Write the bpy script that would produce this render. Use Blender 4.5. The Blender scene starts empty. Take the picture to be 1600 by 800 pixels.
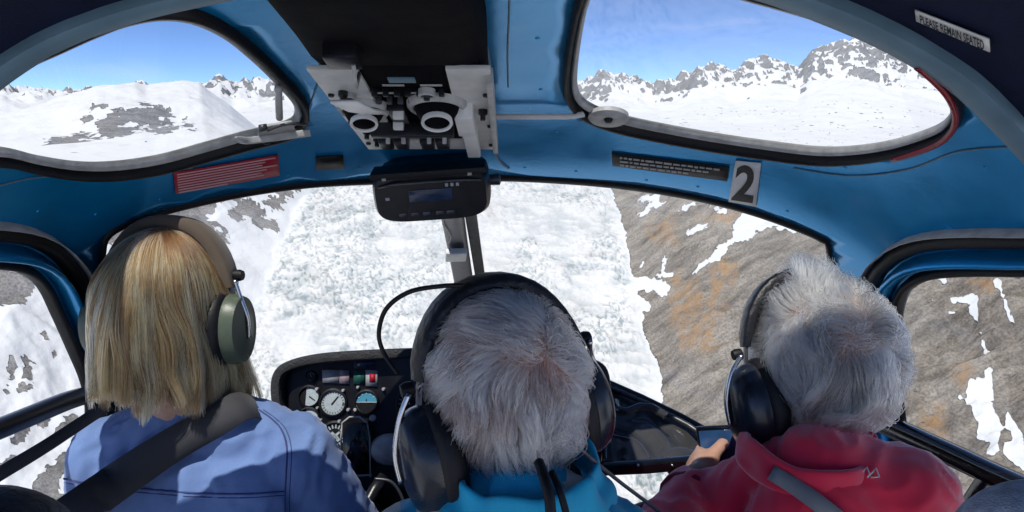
import bpy, bmesh, math, random
import numpy as np
from mathutils import Vector, Matrix
from mathutils.geometry import delaunay_2d_cdt

random.seed(7)
rng = np.random.default_rng(11)
scene = bpy.context.scene
col = scene.collection

# ------------------------------------------------------------------ camera
FPX, PITCH = 1100.0, math.radians(12.0)     # focal length in pixels of a 1600 wide frame
CP, SP = math.cos(PITCH), math.sin(PITCH)
cam_data = bpy.data.cameras.new('camera')
cam = bpy.data.objects.new('camera', cam_data)
col.objects.link(cam)
cam_data.sensor_width = 36.0
cam_data.lens = 36.0 * FPX / 1600.0
cam_data.clip_start = 0.02
cam_data.clip_end = 40000
cam.location = (0, 0, 0)
cam.rotation_euler = (math.radians(90) - PITCH, 0, 0)
scene.camera = cam

# ------------------------------------------------------------------ sky and sun
SUN_EL, SUN_AZ = math.radians(65), math.radians(207)    # azimuth clockwise from straight ahead (+Y)
world = bpy.data.worlds.new('World')
scene.world = world
world.use_nodes = True
wn = world.node_tree
sky = wn.nodes.new('ShaderNodeTexSky')
sky.sky_type = 'NISHITA'
sky.sun_disc = False
sky.sun_elevation = SUN_EL
sky.sun_rotation = SUN_AZ
sky.altitude = 1800
sky.air_density = 0.3
sky.dust_density = 0.0
sky.ozone_density = 6.0
bg = wn.nodes['Background']
bg.inputs['Strength'].default_value = 0.14
wn.links.new(sky.outputs['Color'], bg.inputs['Color'])

sun_data = bpy.data.lights.new('sun', 'SUN')
sun_data.energy = 2.35
sun_data.angle = math.radians(0.53)
sun_data.color = (1.0, 0.955, 0.885)
sun = bpy.data.objects.new('sun', sun_data)
col.objects.link(sun)
sdir = Vector((math.sin(SUN_AZ) * math.cos(SUN_EL), math.cos(SUN_AZ) * math.cos(SUN_EL), math.sin(SUN_EL)))
sun.rotation_euler = sdir.to_track_quat('Z', 'Y').to_euler()
sun.location = (0, -3, 30)

scene.view_settings.view_transform = 'Standard'
scene.view_settings.look = 'None'
scene.view_settings.gamma = 1.0
scene.view_settings.use_curve_mapping = False
scene.view_settings.exposure = 0.75
scene.cycles.max_bounces = 7
scene.cycles.transparent_max_bounces = 12
scene.cycles.caustics_reflective = False
scene.cycles.caustics_refractive = False

# ------------------------------------------------------------------ helpers
def P(px, py, d):
    """the point that lies d metres ahead (along the view axis) at picture position px, py"""
    xc, yc = (px - 800.0) / FPX * d, (400.0 - py) / FPX * d
    return Vector((xc, d * CP + yc * SP, -d * SP + yc * CP))

def project(x, y, z):
    dep = y * CP - z * SP
    up = y * SP + z * CP
    dep = np.where(dep > 1e-3, dep, 1e-3)
    return 800 + FPX * x / dep, 400 - FPX * up / dep

def tag(o, label=None, cat=None, group=None, kind=None):
    if label: o['label'] = label
    if cat: o['category'] = cat
    if group: o['group'] = group
    if kind: o['kind'] = kind
    return o

def empty(name, loc=(0, 0, 0)):
    o = bpy.data.objects.new(name, None)
    o.empty_display_size = 0.05
    o.location = loc
    col.objects.link(o)
    return o

def mesh_obj(name, verts, faces, mat=None, parent=None, smooth=True):
    me = bpy.data.meshes.new(name)
    me.from_pydata([tuple(v) for v in verts], [], [tuple(f) for f in faces])
    me.validate()
    if smooth:
        me.polygons.foreach_set('use_smooth', [True] * len(me.polygons))
    if mat: me.materials.append(mat)
    o = bpy.data.objects.new(name, me)
    col.objects.link(o)
    if parent is not None:
        o.parent = parent
        o.matrix_parent_inverse = Matrix.Translation(-Vector(world_loc(parent)))
    return o

def world_loc(o):
    v = Vector((0, 0, 0))
    while o is not None:
        v += o.location
        o = o.parent if (o.parent is not None and o.matrix_parent_inverse == Matrix.Identity(4)) else None
    return v

def bm_obj(name, bm, mat=None, parent=None, smooth=True, sharp=40):
    me = bpy.data.meshes.new(name)
    bmesh.ops.recalc_face_normals(bm, faces=bm.faces[:])
    bm.to_mesh(me); bm.free()
    if smooth:
        me.polygons.foreach_set('use_smooth', [True] * len(me.polygons))
        me.set_sharp_from_angle(angle=math.radians(sharp))
    if mat: me.materials.append(mat)
    o = bpy.data.objects.new(name, me)
    col.objects.link(o)
    if parent is not None:
        o.parent = parent
        o.matrix_parent_inverse = Matrix.Translation(-Vector(world_loc(parent)))
    return o

def frame_from(z, up=Vector((0, 0, 1))):
    z = Vector(z).normalized()
    if abs(z.dot(up)) > 0.98: up = Vector((0, 1, 0))
    x = up.cross(z).normalized()
    y = z.cross(x).normalized()
    return Matrix((x, y, z)).transposed()          # columns x, y, z

def bm_box(bm, size, mtx, bevel=0.0, seg=2):
    r = bmesh.ops.create_cube(bm, size=1.0)
    vs = r['verts']
    bmesh.ops.scale(bm, vec=size, verts=vs)
    if bevel > 0:
        es = list({e for v in vs for e in v.link_edges})
        rr = bmesh.ops.bevel(bm, geom=es, offset=bevel, segments=seg, affect='EDGES', profile=0.6)
        vs = list({v for f in rr['faces'] for v in f.verts} | {v for v in vs if v.is_valid})
    bmesh.ops.transform(bm, matrix=mtx, verts=[v for v in vs if v.is_valid])

def box(name, size, loc, rot=None, mat=None, parent=None, bevel=0.003, seg=2):
    bm = bmesh.new()
    m = Matrix.Translation(Vector(loc)) @ ((rot if rot is not None else Matrix.Identity(3)).to_4x4())
    bm_box(bm, size, m, bevel, seg)
    return bm_obj(name, bm, mat, parent)

def tube_data(pts, rad, seg=10, closed=False, flat=None, ups=None):
    """swept tube; rad a number or a list; flat = (w, h) scales the section across / along the up vectors"""
    pts = [Vector(p) for p in pts]
    n = len(pts)
    verts, faces = [], []
    prev = None
    for i, p in enumerate(pts):
        if closed: t = pts[(i + 1) % n] - pts[i - 1]
        else: t = pts[min(i + 1, n - 1)] - pts[max(i - 1, 0)]
        if t.length < 1e-9: t = Vector((0, 0, 1))
        t.normalize()
        if ups is not None: up = Vector(ups[i])
        else: up = prev if prev is not None else (Vector((0, 0, 1)) if abs(t.z) < 0.9 else Vector((0, 1, 0)))
        s = t.cross(up)
        if s.length < 1e-6: s = t.cross(Vector((1, 0, 0)))
        s.normalize(); u = s.cross(t).normalized(); prev = u
        r = rad[i] if hasattr(rad, '__len__') else rad
        w, h = (flat if flat else (1, 1))
        for k in range(seg):
            a = 2 * math.pi * k / seg
            ca, sa = math.cos(a), math.sin(a)
            if flat:       # rounded rectangle section
                e = 0.5
                ca = math.copysign(abs(ca) ** e, ca); sa = math.copysign(abs(sa) ** e, sa)
            verts.append(p + s * (ca * r * w) + u * (sa * r * h))
    m = n if closed else n - 1
    for i in range(m):
        for k in range(seg):
            a, b = i * seg + k, i * seg + (k + 1) % seg
            j = (i + 1) % n
            c, d = j * seg + (k + 1) % seg, j * seg + k
            faces.append((a, b, c, d))
    if not closed:
        faces.append(tuple(range(seg - 1, -1, -1)))
        faces.append(tuple(range((n - 1) * seg, n * seg)))
    return verts, faces

def tube(name, pts, rad, mat, parent=None, seg=10, closed=False, flat=None, ups=None):
    v, f = tube_data(pts, rad, seg, closed, flat, ups)
    o = mesh_obj(name, v, f, mat, parent)
    if flat: o.data.set_sharp_from_angle(angle=math.radians(50))
    return o

def catmull(pts, n, closed=False):
    pts = np.array(pts, float)
    m = len(pts)
    segs = m if closed else m - 1
    out = []
    for i in range(segs):
        if closed: p0, p1, p2, p3 = pts[i - 1], pts[i], pts[(i + 1) % m], pts[(i + 2) % m]
        else: p0, p1, p2, p3 = pts[max(i - 1, 0)], pts[i], pts[i + 1], pts[min(i + 2, m - 1)]
        for k in range(n):
            t = k / n
            out.append(0.5 * ((2 * p1) + (-p0 + p2) * t + (2 * p0 - 5 * p1 + 4 * p2 - p3) * t * t + (-p0 + 3 * p1 - 3 * p2 + p3) * t ** 3))
    if not closed: out.append(pts[-1])
    return np.array(out)

def resample(path, step, closed=False):
    path = np.array(path, float)
    if closed: path = np.vstack([path, path[:1]])
    d = np.r_[0, np.cumsum(np.linalg.norm(np.diff(path, axis=0), axis=1))]
    n = max(4, int(round(d[-1] / step)))
    s = np.linspace(0, d[-1], n + 1)
    out = np.stack([np.interp(s, d, path[:, k]) for k in range(path.shape[1])], 1)
    return out[:-1] if closed else out

def revolve(profile, mtx, seg=24, bm=None):
    """profile (r, z) list turned about local z, placed by the 4x4 mtx"""
    own = bm or bmesh.new()
    rings = []
    for r, z in profile:
        if r < 1e-6: rings.append([own.verts.new(mtx @ Vector((0, 0, z)))])
        else: rings.append([own.verts.new(mtx @ Vector((r * math.cos(2 * math.pi * k / seg), r * math.sin(2 * math.pi * k / seg), z))) for k in range(seg)])
    for a, b in zip(rings[:-1], rings[1:]):
        for k in range(seg):
            k2 = (k + 1) % seg
            if len(a) == 1 and len(b) == 1: continue
            if len(a) == 1: own.faces.new((a[0], b[k], b[k2]))
            elif len(b) == 1: own.faces.new((a[k], b[0], a[k2]))
            else: own.faces.new((a[k], b[k], b[k2], a[k2]))
    return own

def place(loc, R):
    return Matrix.Translation(Vector(loc)) @ R.to_4x4()

# ------------------------------------------------------------------ materials
def lin(r, g, b):
    f = lambda c: (c / 12.92 if c <= 0.04045 else ((c + 0.055) / 1.055) ** 2.4)
    return (f(r / 255), f(g / 255), f(b / 255), 1)

def mat_simple(name, color, rough=0.5, metal=0.0, spec=0.5, noise=0.0, nscale=60, bump=0.0, bscale=200, coat=0.0, sheen=0.0):
    m = bpy.data.materials.new(name); m.use_nodes = True
    nt = m.node_tree; b = nt.nodes['Principled BSDF']
    b.inputs['Roughness'].default_value = rough
    b.inputs['Metallic'].default_value = metal
    b.inputs['Specular IOR Level'].default_value = spec
    if coat: b.inputs['Coat Weight'].default_value = coat; b.inputs['Coat Roughness'].default_value = 0.08
    if sheen: b.inputs['Sheen Weight'].default_value = sheen; b.inputs['Sheen Roughness'].default_value = 0.5
    b.inputs['Base Color'].default_value = color if len(color) == 4 else (*color, 1)
    tc = nt.nodes.new('ShaderNodeTexCoord')
    if noise:
        n = nt.nodes.new('ShaderNodeTexNoise'); n.inputs['Scale'].default_value = nscale; n.inputs['Detail'].default_value = 6
        nt.links.new(tc.outputs['Object'], n.inputs['Vector'])
        mp = nt.nodes.new('ShaderNodeMapRange'); mp.inputs['From Min'].default_value = 0.3; mp.inputs['From Max'].default_value = 0.7
        mp.inputs['To Min'].default_value = 1 - noise; mp.inputs['To Max'].default_value = 1 + noise
        nt.links.new(n.outputs['Fac'], mp.inputs['Value'])
        mx = nt.nodes.new('ShaderNodeVectorMath'); mx.operation = 'SCALE'
        mx.inputs[0].default_value = tuple(color[:3])
        nt.links.new(mp.outputs[0], mx.inputs['Scale'])
        nt.links.new(mx.outputs[0], b.inputs['Base Color'])
        mr = nt.nodes.new('ShaderNodeMapRange'); mr.inputs['To Min'].default_value = max(0.03, rough - 0.12); mr.inputs['To Max'].default_value = min(1, rough + 0.12)
        nt.links.new(n.outputs['Fac'], mr.inputs['Value']); nt.links.new(mr.outputs[0], b.inputs['Roughness'])
    if bump:
        n2 = nt.nodes.new('ShaderNodeTexNoise'); n2.inputs['Scale'].default_value = bscale; n2.inputs['Detail'].default_value = 4
        nt.links.new(tc.outputs['Object'], n2.inputs['Vector'])
        bp = nt.nodes.new('ShaderNodeBump'); bp.inputs['Strength'].default_value = bump; bp.inputs['Distance'].default_value = 0.01
        nt.links.new(n2.outputs['Fac'], bp.inputs['Height']); nt.links.new(bp.outputs[0], b.inputs['Normal'])
    return m

M = {}
M['blue'] = mat_simple('blue_paint', (0.002, 0.27, 0.62), 0.22, 0.55, 0.35, 0.10, 14, 0.02, 90, coat=0.08)
M['navy'] = mat_simple('navy_headliner', (0.004, 0.008, 0.03), 0.8, 0, 0.2, 0.2, 30, 0.1, 300)  # near-black headliner: its lack of light is put into the colour
M['rearwall'] = mat_simple('pale_rear_trim', (0.55, 0.55, 0.54), 0.8, 0, 0.2, 0.1, 30, 0.1, 300)
M['bow'] = mat_simple('blue_grey_trim', (0.11, 0.19, 0.25), 0.45, 0, 0.4, 0.15, 20, 0.05, 150)
M['black'] = mat_simple('black_rubber', (0.006, 0.006, 0.008), 0.55, 0, 0.35, 0.25, 60, 0.1, 250)
M['matteblack'] = mat_simple('matte_black', (0.0025, 0.0025, 0.004), 0.8, 0, 0.1, 0.2, 40, 0.05, 200)
M['plastic'] = mat_simple('black_plastic', (0.008, 0.008, 0.010), 0.33, 0, 0.5, 0.25, 40, 0.05, 300)
M['blackgloss'] = mat_simple('gloss_black', (0.006, 0.006, 0.008), 0.12, 0, 0.6, 0.2, 30, 0.02, 100)
M['seal'] = mat_simple('grey_seal', (0.42, 0.42, 0.41), 0.5, 0, 0.4, 0.2, 60, 0.1, 150)
M['grey'] = mat_simple('grey_panel', (0.62, 0.62, 0.60), 0.45, 0.1, 0.4, 0.12, 40, 0.06, 250)
M['white'] = mat_simple('white_plastic', (0.75, 0.75, 0.73), 0.45, 0, 0.4, 0.06, 40)
M['red'] = mat_simple('red_placard', (0.42, 0.008, 0.03), 0.5, 0, 0.4, 0.08, 40)
M['pink'] = mat_simple('pale_print', (0.75, 0.42, 0.46), 0.6)
M['metal'] = mat_simple('bright_metal', (0.6, 0.6, 0.6), 0.25, 1.0, 0.5, 0.1, 80)
M['dmetal'] = mat_simple('dark_metal', (0.10, 0.10, 0.11), 0.4, 0.7, 0.5, 0.2, 80)
M['floor'] = mat_simple('dark_floor', (0.22, 0.22, 0.22), 0.8, 0, 0.2, 0.3, 20, 0.2, 150)
# ------------------------------------------------------------------ terrain
def _hash(ix, iy, seed):
    h = (ix.astype(np.int64) * 374761393 + iy.astype(np.int64) * 668265263 + seed * 974634777) & 0xffffffff
    h = ((h ^ (h >> 13)) * 1274126177) & 0xffffffff
    h = ((h ^ (h >> 16)) * 2246822519) & 0xffffffff
    return (h ^ (h >> 15)) & 0xffffffff

def perlin(x, y, seed):
    x0, y0 = np.floor(x), np.floor(y)
    fx, fy = x - x0, y - y0
    u = fx * fx * fx * (fx * (fx * 6 - 15) + 10); v = fy * fy * fy * (fy * (fy * 6 - 15) + 10)
    def g(dx, dy):
        a = _hash(x0 + dx, y0 + dy, seed) * (2 * math.pi / 4294967296.0)
        return np.cos(a) * (fx - dx) + np.sin(a) * (fy - dy)
    a = g(0, 0); b = g(1, 0); c = g(0, 1); d = g(1, 1)
    return ((a + (b - a) * u) * (1 - v) + (c + (d - c) * u) * v) * 1.5

def fbm(x, y, scale, octv, seed, ridged=False, gain=0.5):
    s = np.zeros_like(x); amp, f, tot = 1.0, 1.0 / scale, 0.0
    for k in range(octv):
        n = perlin(x * f + 17.3 * k, y * f - 9.1 * k, seed + k)
        if ridged: n = 1 - 2 * np.abs(n)
        s += n * amp; tot += amp; amp *= gain; f *= 2.03
    return s / tot

def cellular(x, y, scale, seed):
    x, y = x / scale, y / scale
    ix, iy = np.floor(x), np.floor(y)
    f1 = np.full_like(x, 9.0); f2 = np.full_like(x, 9.0); cid = np.zeros_like(x)
    for dx in (-1, 0, 1):
        for dy in (-1, 0, 1):
            h = _hash(ix + dx, iy + dy, seed)
            cx = ix + dx + 0.1 + 0.8 * ((h & 0xffff) / 65536.0)
            cy = iy + dy + 0.1 + 0.8 * ((h >> 16) / 65536.0)
            d = np.hypot(x - cx, y - cy)
            nf = d < f1
            f2 = np.where(nf, f1, np.minimum(f2, d))
            cid = np.where(nf, (h % 1000) / 1000.0, cid)
            f1 = np.where(nf, d, f1)
    return f1, f2, cid

def sstep(a, b, x):
    t = np.clip((x - a) / (b - a), 0, 1)
    return t * t * (3 - 2 * t)

az_f = np.arange(-60, 60.01, 0.135)
az_c = np.arange(62.5, 297.6, 2.5)
az = np.radians(np.r_[az_f, az_c])
NA = len(az)
rr = np.r_[np.geomspace(30, 400, 26)[:-1], np.linspace(400, 1150, 400)[:-1], np.geomspace(1150, 2300, 110)[:-1], np.geomspace(2300, 5200, 150)[:-1], np.geomspace(5200, 16000, 22)]
NR = len(rr)
A, Rr = np.meshgrid(az, rr)
X = (np.sin(A) * Rr).ravel(); Y = (np.cos(A) * Rr).ravel(); RR = Rr.ravel()
AD = np.degrees(np.where(A > math.pi, A - 2 * math.pi, A)).ravel()

warp = fbm(X, Y, 60, 3, 5)
G = -551.6 + 0.475 * Y
G = np.where(Y < 500, -551.6 + 0.475 * 500 + (Y - 500) * 0.36, G)
G = np.maximum(G, -560 + 0.02 * Y)
XL = -258 - 0.02 * Y + warp * 16
XR = 152 - 0.022 * Y + warp * 14
dR = np.maximum(X - XR, 0); dL = np.maximum(XL - X, 0)
big = fbm(X, Y, 240, 5, 21)
mid = fbm(X, Y, 70, 5, 31, True)
side = dR * 0.60 + dL * 0.56 + sstep(0, 60, dR) * (big * 22 + mid * 9) + sstep(0, 80, dL) * (big * 30 + mid * 12)
zv = G + side
# gullies running straight down the right hand slope
gul = fbm(X * 0.35 + Y * 0.94, X * 0.12 - Y * 0.05, 26, 5, 77, True)
zv += sstep(5, 60, dR) * (gul * 10.0 + fbm(X, Y, 30, 5, 78, True) * 5.0)
cap = -66 + np.maximum(RR - 850, 0) * 0.013 + fbm(X, Y, 500, 4, 41) * np.clip((RR - 600) / 1200, 0, 1) * 26
k = 16.0
z0 = -k * np.logaddexp(-zv / k, -cap / k)
# skylines (picture position -> height of the crest)
def crest(px_list, r0):
    pts = np.array(px_list, float)
    d = [P(a, b, 1.0) for a, b in pts]
    a = np.array([math.degrees(math.atan2(v.x, v.y)) for v in d])
    e = np.array([v.z / math.hypot(v.x, v.y) for v in d])
    return a, e * r0
aL, hL = crest([(-900, 240), (-500, 215), (-200, 200), (0, 181), (60, 166), (110, 151), (150, 139), (195, 134), (212, 131), (228, 136), (290, 128), (312, 131), (330, 146), (360, 166), (400, 200), (470, 260), (560, 300)], 1700.0)
aR, hR = crest([(-700, 190), (-300, 175), (100, 165), (300, 150), (325, 143), (345, 136), (365, 152), (385, 146), (402, 139), (430, 141), (480, 150), (560, 145), (640, 152), (740, 140), (840, 146), (905, 136), (955, 125), (1000, 140), (1030, 149), (1060, 140), (1090, 116), (1120, 109), (1150, 122), (1180, 106), (1212, 101), (1250, 116), (1266, 94), (1300, 76), (1350, 68), (1392, 84), (1420, 95), (1450, 108), (1480, 128), (1560, 150), (1750, 130), (2000, 150), (2400, 180)], 4300.0)
hl = np.interp(AD, aL, hL, left=-90, right=-90)
hr = np.interp(AD, aR, hR, left=120, right=120) * np.where(np.abs(AD) > 62, 0.75, 1)
tl = np.clip((RR - 980) / 720.0, 0, 1)
domeL = np.where(RR < 1700, z0 + (hl - z0) * np.sin(tl * math.pi / 2) ** 1.1, hl - (RR - 1700) * 0.5)
domeL += (fbm(X, Y, 150, 5, 51) * 14 + fbm(X, Y, 60, 4, 52, True) * 5) * sstep(0.05, 0.4, tl) * (1 - 0.6 * sstep(0.75, 1.0, tl)) * (RR < 1750)
tr = np.clip((RR - 2000) / 2300.0, 0, 1)
rid = fbm(X, Y, 520, 6, 61, True, 0.52)
rid2 = fbm(X, Y, 210, 5, 62, True, 0.55)
rng_m = np.where(RR < 4300, z0 + (hr - z0) * tr ** 1.15, hr - (RR - 4300) * 0.35)
rid3 = fbm(X, Y, 60, 4, 63, True, 0.6)
rng_m += (rid * 105 + rid2 * 66 + rid3 * 14 - 52) * sstep(0.15, 0.6, tr) * (1 - 0.62 * sstep(0.82, 1.0, tr)) * (RR < 5000)
Z = np.where(RR > 980, np.maximum(np.maximum(domeL, np.where(RR > 2000, rng_m, -1e4)), np.where(RR < 2600, z0, -1e4)), z0)
Z = np.where(RR > 6000, np.minimum(Z, -300 - (RR - 6000) * 0.05), Z)

# seracs on the ice
ice = sstep(6, -14, np.maximum(X - XR, XL - X)) * sstep(1250, 1050, RR) * (RR > 200)
gi = np.where(ice > 0.01)[0]
wx = X[gi] + fbm(X[gi], Y[gi], 30, 3, 91) * 16; wy = Y[gi] + fbm(X[gi], Y[gi], 30, 3, 92) * 12
f1, f2, cid = cellular(wx, wy * 1.35, 9.0, 3)
g1, g2, cid2 = cellular(wx * 1.1, wy * 1.3, 4.3, 8)
rel = (X[gi] - XL[gi]) / (XR[gi] - XL[gi])
rough = 0.30 + 0.70 * sstep(-0.30, 0.20, fbm(X[gi], Y[gi], 90, 4, 95) + 0.30 * np.abs(rel - 0.62) / 0.5 - 0.18)
crev = fbm(X[gi] * 0.45, Y[gi] * 1.25 + X[gi] * 0.18 * np.sign(rel - 0.5), 26, 4, 98, True)
crevd = sstep(0.30, 0.75, crev) * sstep(-0.25, 0.15, fbm(X[gi], Y[gi], 70, 3, 99))
blocks = (cid - 0.5) * 3.6 + sstep(0.0, 0.16, f2 - f1) * 2.6 - f1 * 1.2 + (cid2 - 0.5) * 3.4 + sstep(0, 0.2, g2 - g1) * 2.0
wave = np.sin((Y[gi] + 14 * fbm(X[gi], Y[gi], 90, 2, 96)) / 17.0) * 2.2
iceh = (blocks * rough - crevd * 4.5 + wave + fbm(X[gi], Y[gi], 9, 3, 97, True) * 1.8) * ice[gi]
flow = fbm(X[gi] * 1.0 + 10 * fbm(X[gi], Y[gi], 120, 2, 201), Y[gi] * 0.16, 13, 4, 202, True)
iceh = iceh * 0.66 + flow * 0.5 * ice[gi]
Z[gi] += iceh
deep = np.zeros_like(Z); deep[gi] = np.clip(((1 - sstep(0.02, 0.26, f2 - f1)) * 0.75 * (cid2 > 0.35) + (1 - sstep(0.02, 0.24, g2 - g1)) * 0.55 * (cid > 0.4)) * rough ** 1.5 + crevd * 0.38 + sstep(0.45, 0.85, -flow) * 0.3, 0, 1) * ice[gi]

# ---- what lies where: bare rock plus painted snow shadow at left (0..1), orange lichen / iron staining
PX, PY = project(X, Y, Z)
wa = fbm(X, Y, 36, 5, 101); wb = fbm(X, Y, 11, 4, 102)
def caps(lst, soft, jit):
    out = np.full(X.shape, -99.0)
    for x0, y0, x1, y1, r in lst:
        ex, ey = x1 - x0, y1 - y0
        t = np.clip(((PX - x0) * ex + (PY - y0) * ey) / (ex * ex + ey * ey + 1e-6), 0, 1)
        d = np.hypot(PX - x0 - t * ex, PY - y0 - t * ey)
        out = np.maximum(out, r - d)
    return sstep(-soft, soft, out + jit)
near = RR < 1100
rightside = sstep(-4, 6, X - XR) * near
wc = fbm(X, Y, 4.5, 3, 103)
jit = wa * 30 + wb * 20 + wc * 12
snowR = caps([(1192, 335, 1160, 362, 19), (1150, 372, 1080, 428, 6), (1195, 335, 1240, 360, 6), (1105, 405, 1085, 425, 4), (1010, 400, 1000, 420, 3), (1037, 400, 1035, 428, 4), (1028, 430, 1050, 428, 3), (1000, 440, 1035, 452, 11), (985, 462, 1010, 480, 8),
              (1060, 330, 1100, 312, 5), (1075, 362, 1100, 352, 4), (1000, 335, 1040, 315, 4), (955, 330, 975, 380, 9), (1105, 322, 1130, 330, 4),
              (1490, 470, 1520, 466, 7), (1478, 490, 1500, 486, 4), (1520, 480, 1528, 500, 7), (1560, 440, 1572, 480, 3), (1572, 480, 1580, 500, 3), (1530, 515, 1545, 560, 3),
              (1530, 610, 1545, 670, 22), (1545, 580, 1552, 700, 8), (1572, 645, 1590, 690, 9), (1500, 620, 1530, 640, 5), (1465, 430, 1478, 440, 4), (1560, 425, 1600, 428, 4),
              (1580, 700, 1620, 740, 12), (1690, 500, 1720, 700, 20), (1800, 450, 1850, 600, 18)], 3.5, jit * 0.36 - 0.8)
rock = rightside * (1 - snowR)
rock *= 1 - 0.9 * sstep(0.30, 0.42, wa * 0.6 + fbm(X, Y, 120, 3, 111) * 0.7) * sstep(340, 300, PY) * near
leftside = (X < XL - 8) * near
rockshadeL = caps([(175, 372, 215, 350, 12), (230, 345, 330, 318, 15), (290, 330, 345, 372, 13), (345, 312, 380, 302, 10), (365, 330, 430, 318, 14), (440, 305, 470, 296, 10), (395, 345, 420, 352, 6),
              (0, 432, 40, 438, 12), (-40, 440, 20, 462, 20), (15, 565, 20, 590, 5), (40, 560, 48, 600, 8), (28, 610, 46, 570, 9), (65, 665, 80, 620, 8), (20, 690, 60, 640, 7), (25, 715, 5, 735, 9),  # first two capsules: grey shadow on the snow, painted along with rock
              (55, 760, 110, 720, 12), (90, 690, 110, 655, 7), (80, 560, 86, 552, 4), (70, 500, 72, 520, 4), (10, 610, 14, 600, 8), (30, 790, 80, 770, 16), (-120, 600, -60, 700, 30), (-200, 500, -150, 560, 30)], 4, jit * 0.75 - 3)
rockshadeL = np.maximum(rockshadeL, sstep(0.36, 0.46, wa * 0.7 + wb * 0.35 + big * 0.5) * 0.8)
rock = np.where(leftside, rockshadeL, rock)
far = RR >= 1100
isdome = far & (domeL > np.where(RR > 2000, rng_m, -1e4)) & (AD < -16)
domerock = caps([(165, 200, 200, 182, 15), (200, 182, 250, 178, 16), (250, 178, 268, 195, 9), (160, 212, 200, 205, 9), (215, 200, 262, 200, 8), (60, 232, 90, 222, 6), (95, 222, 140, 222, 8), (142, 166, 158, 164, 6), (132, 190, 140, 185, 5),
                 (288, 190, 300, 205, 6), (120, 215, 165, 214, 5), (-80, 235, -20, 225, 10)], 4, jit * 0.6 - 2)
rock = np.where(isdome, domerock * 0.95, rock)
e = 4.0
steep = np.clip(rid2 * 1.3 + rid * 0.7 + wa * 0.7, -1.5, 1.8)
Zg = Z.reshape(NR, NA)
dzr = np.gradient(Zg, axis=0) / np.gradient(Rr, axis=0)
dza = np.gradient(Zg, axis=1) / (Rr * math.radians(0.135))
slope = np.hypot(dzr, np.where(np.abs(AD.reshape(NR, NA)) < 59, dza, 0)).ravel()
rock = np.where(far & ~isdome, sstep(0.66, 0.98, slope * 0.78 + wa * 0.38 + wb * 0.08 + 0.22 * sstep(0.45, 0.75, tr) + 0.12 * sstep(18, 28, AD)) * sstep(0.2, 0.42, tr), rock)
rock = np.where(far & ~isdome & (tr < 0.2), sstep(0.55, 0.62, mid * 0.6 + wb * 0.5) * 0.7, rock)
orange = caps([(1075, 450, 1095, 520, 30), (1125, 430, 1105, 500, 26), (1050, 330, 1040, 370, 14), (1100, 520, 1085, 545, 12), (1500, 560, 1510, 590, 16), (1080, 330, 1180, 345, 10), (1460, 650, 1470, 700, 15), (1530, 440, 1540, 445, 6)], 14, wa * 46 + wb * 20 - 6) * rightside
rock = np.where(np.abs(AD) > 63, 0.0, rock)  # unseen ground at the sides and behind set to snow for white bounce
hazed = np.where(far, 1.0, np.where(leftside, 0.6, 0.0))

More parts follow.
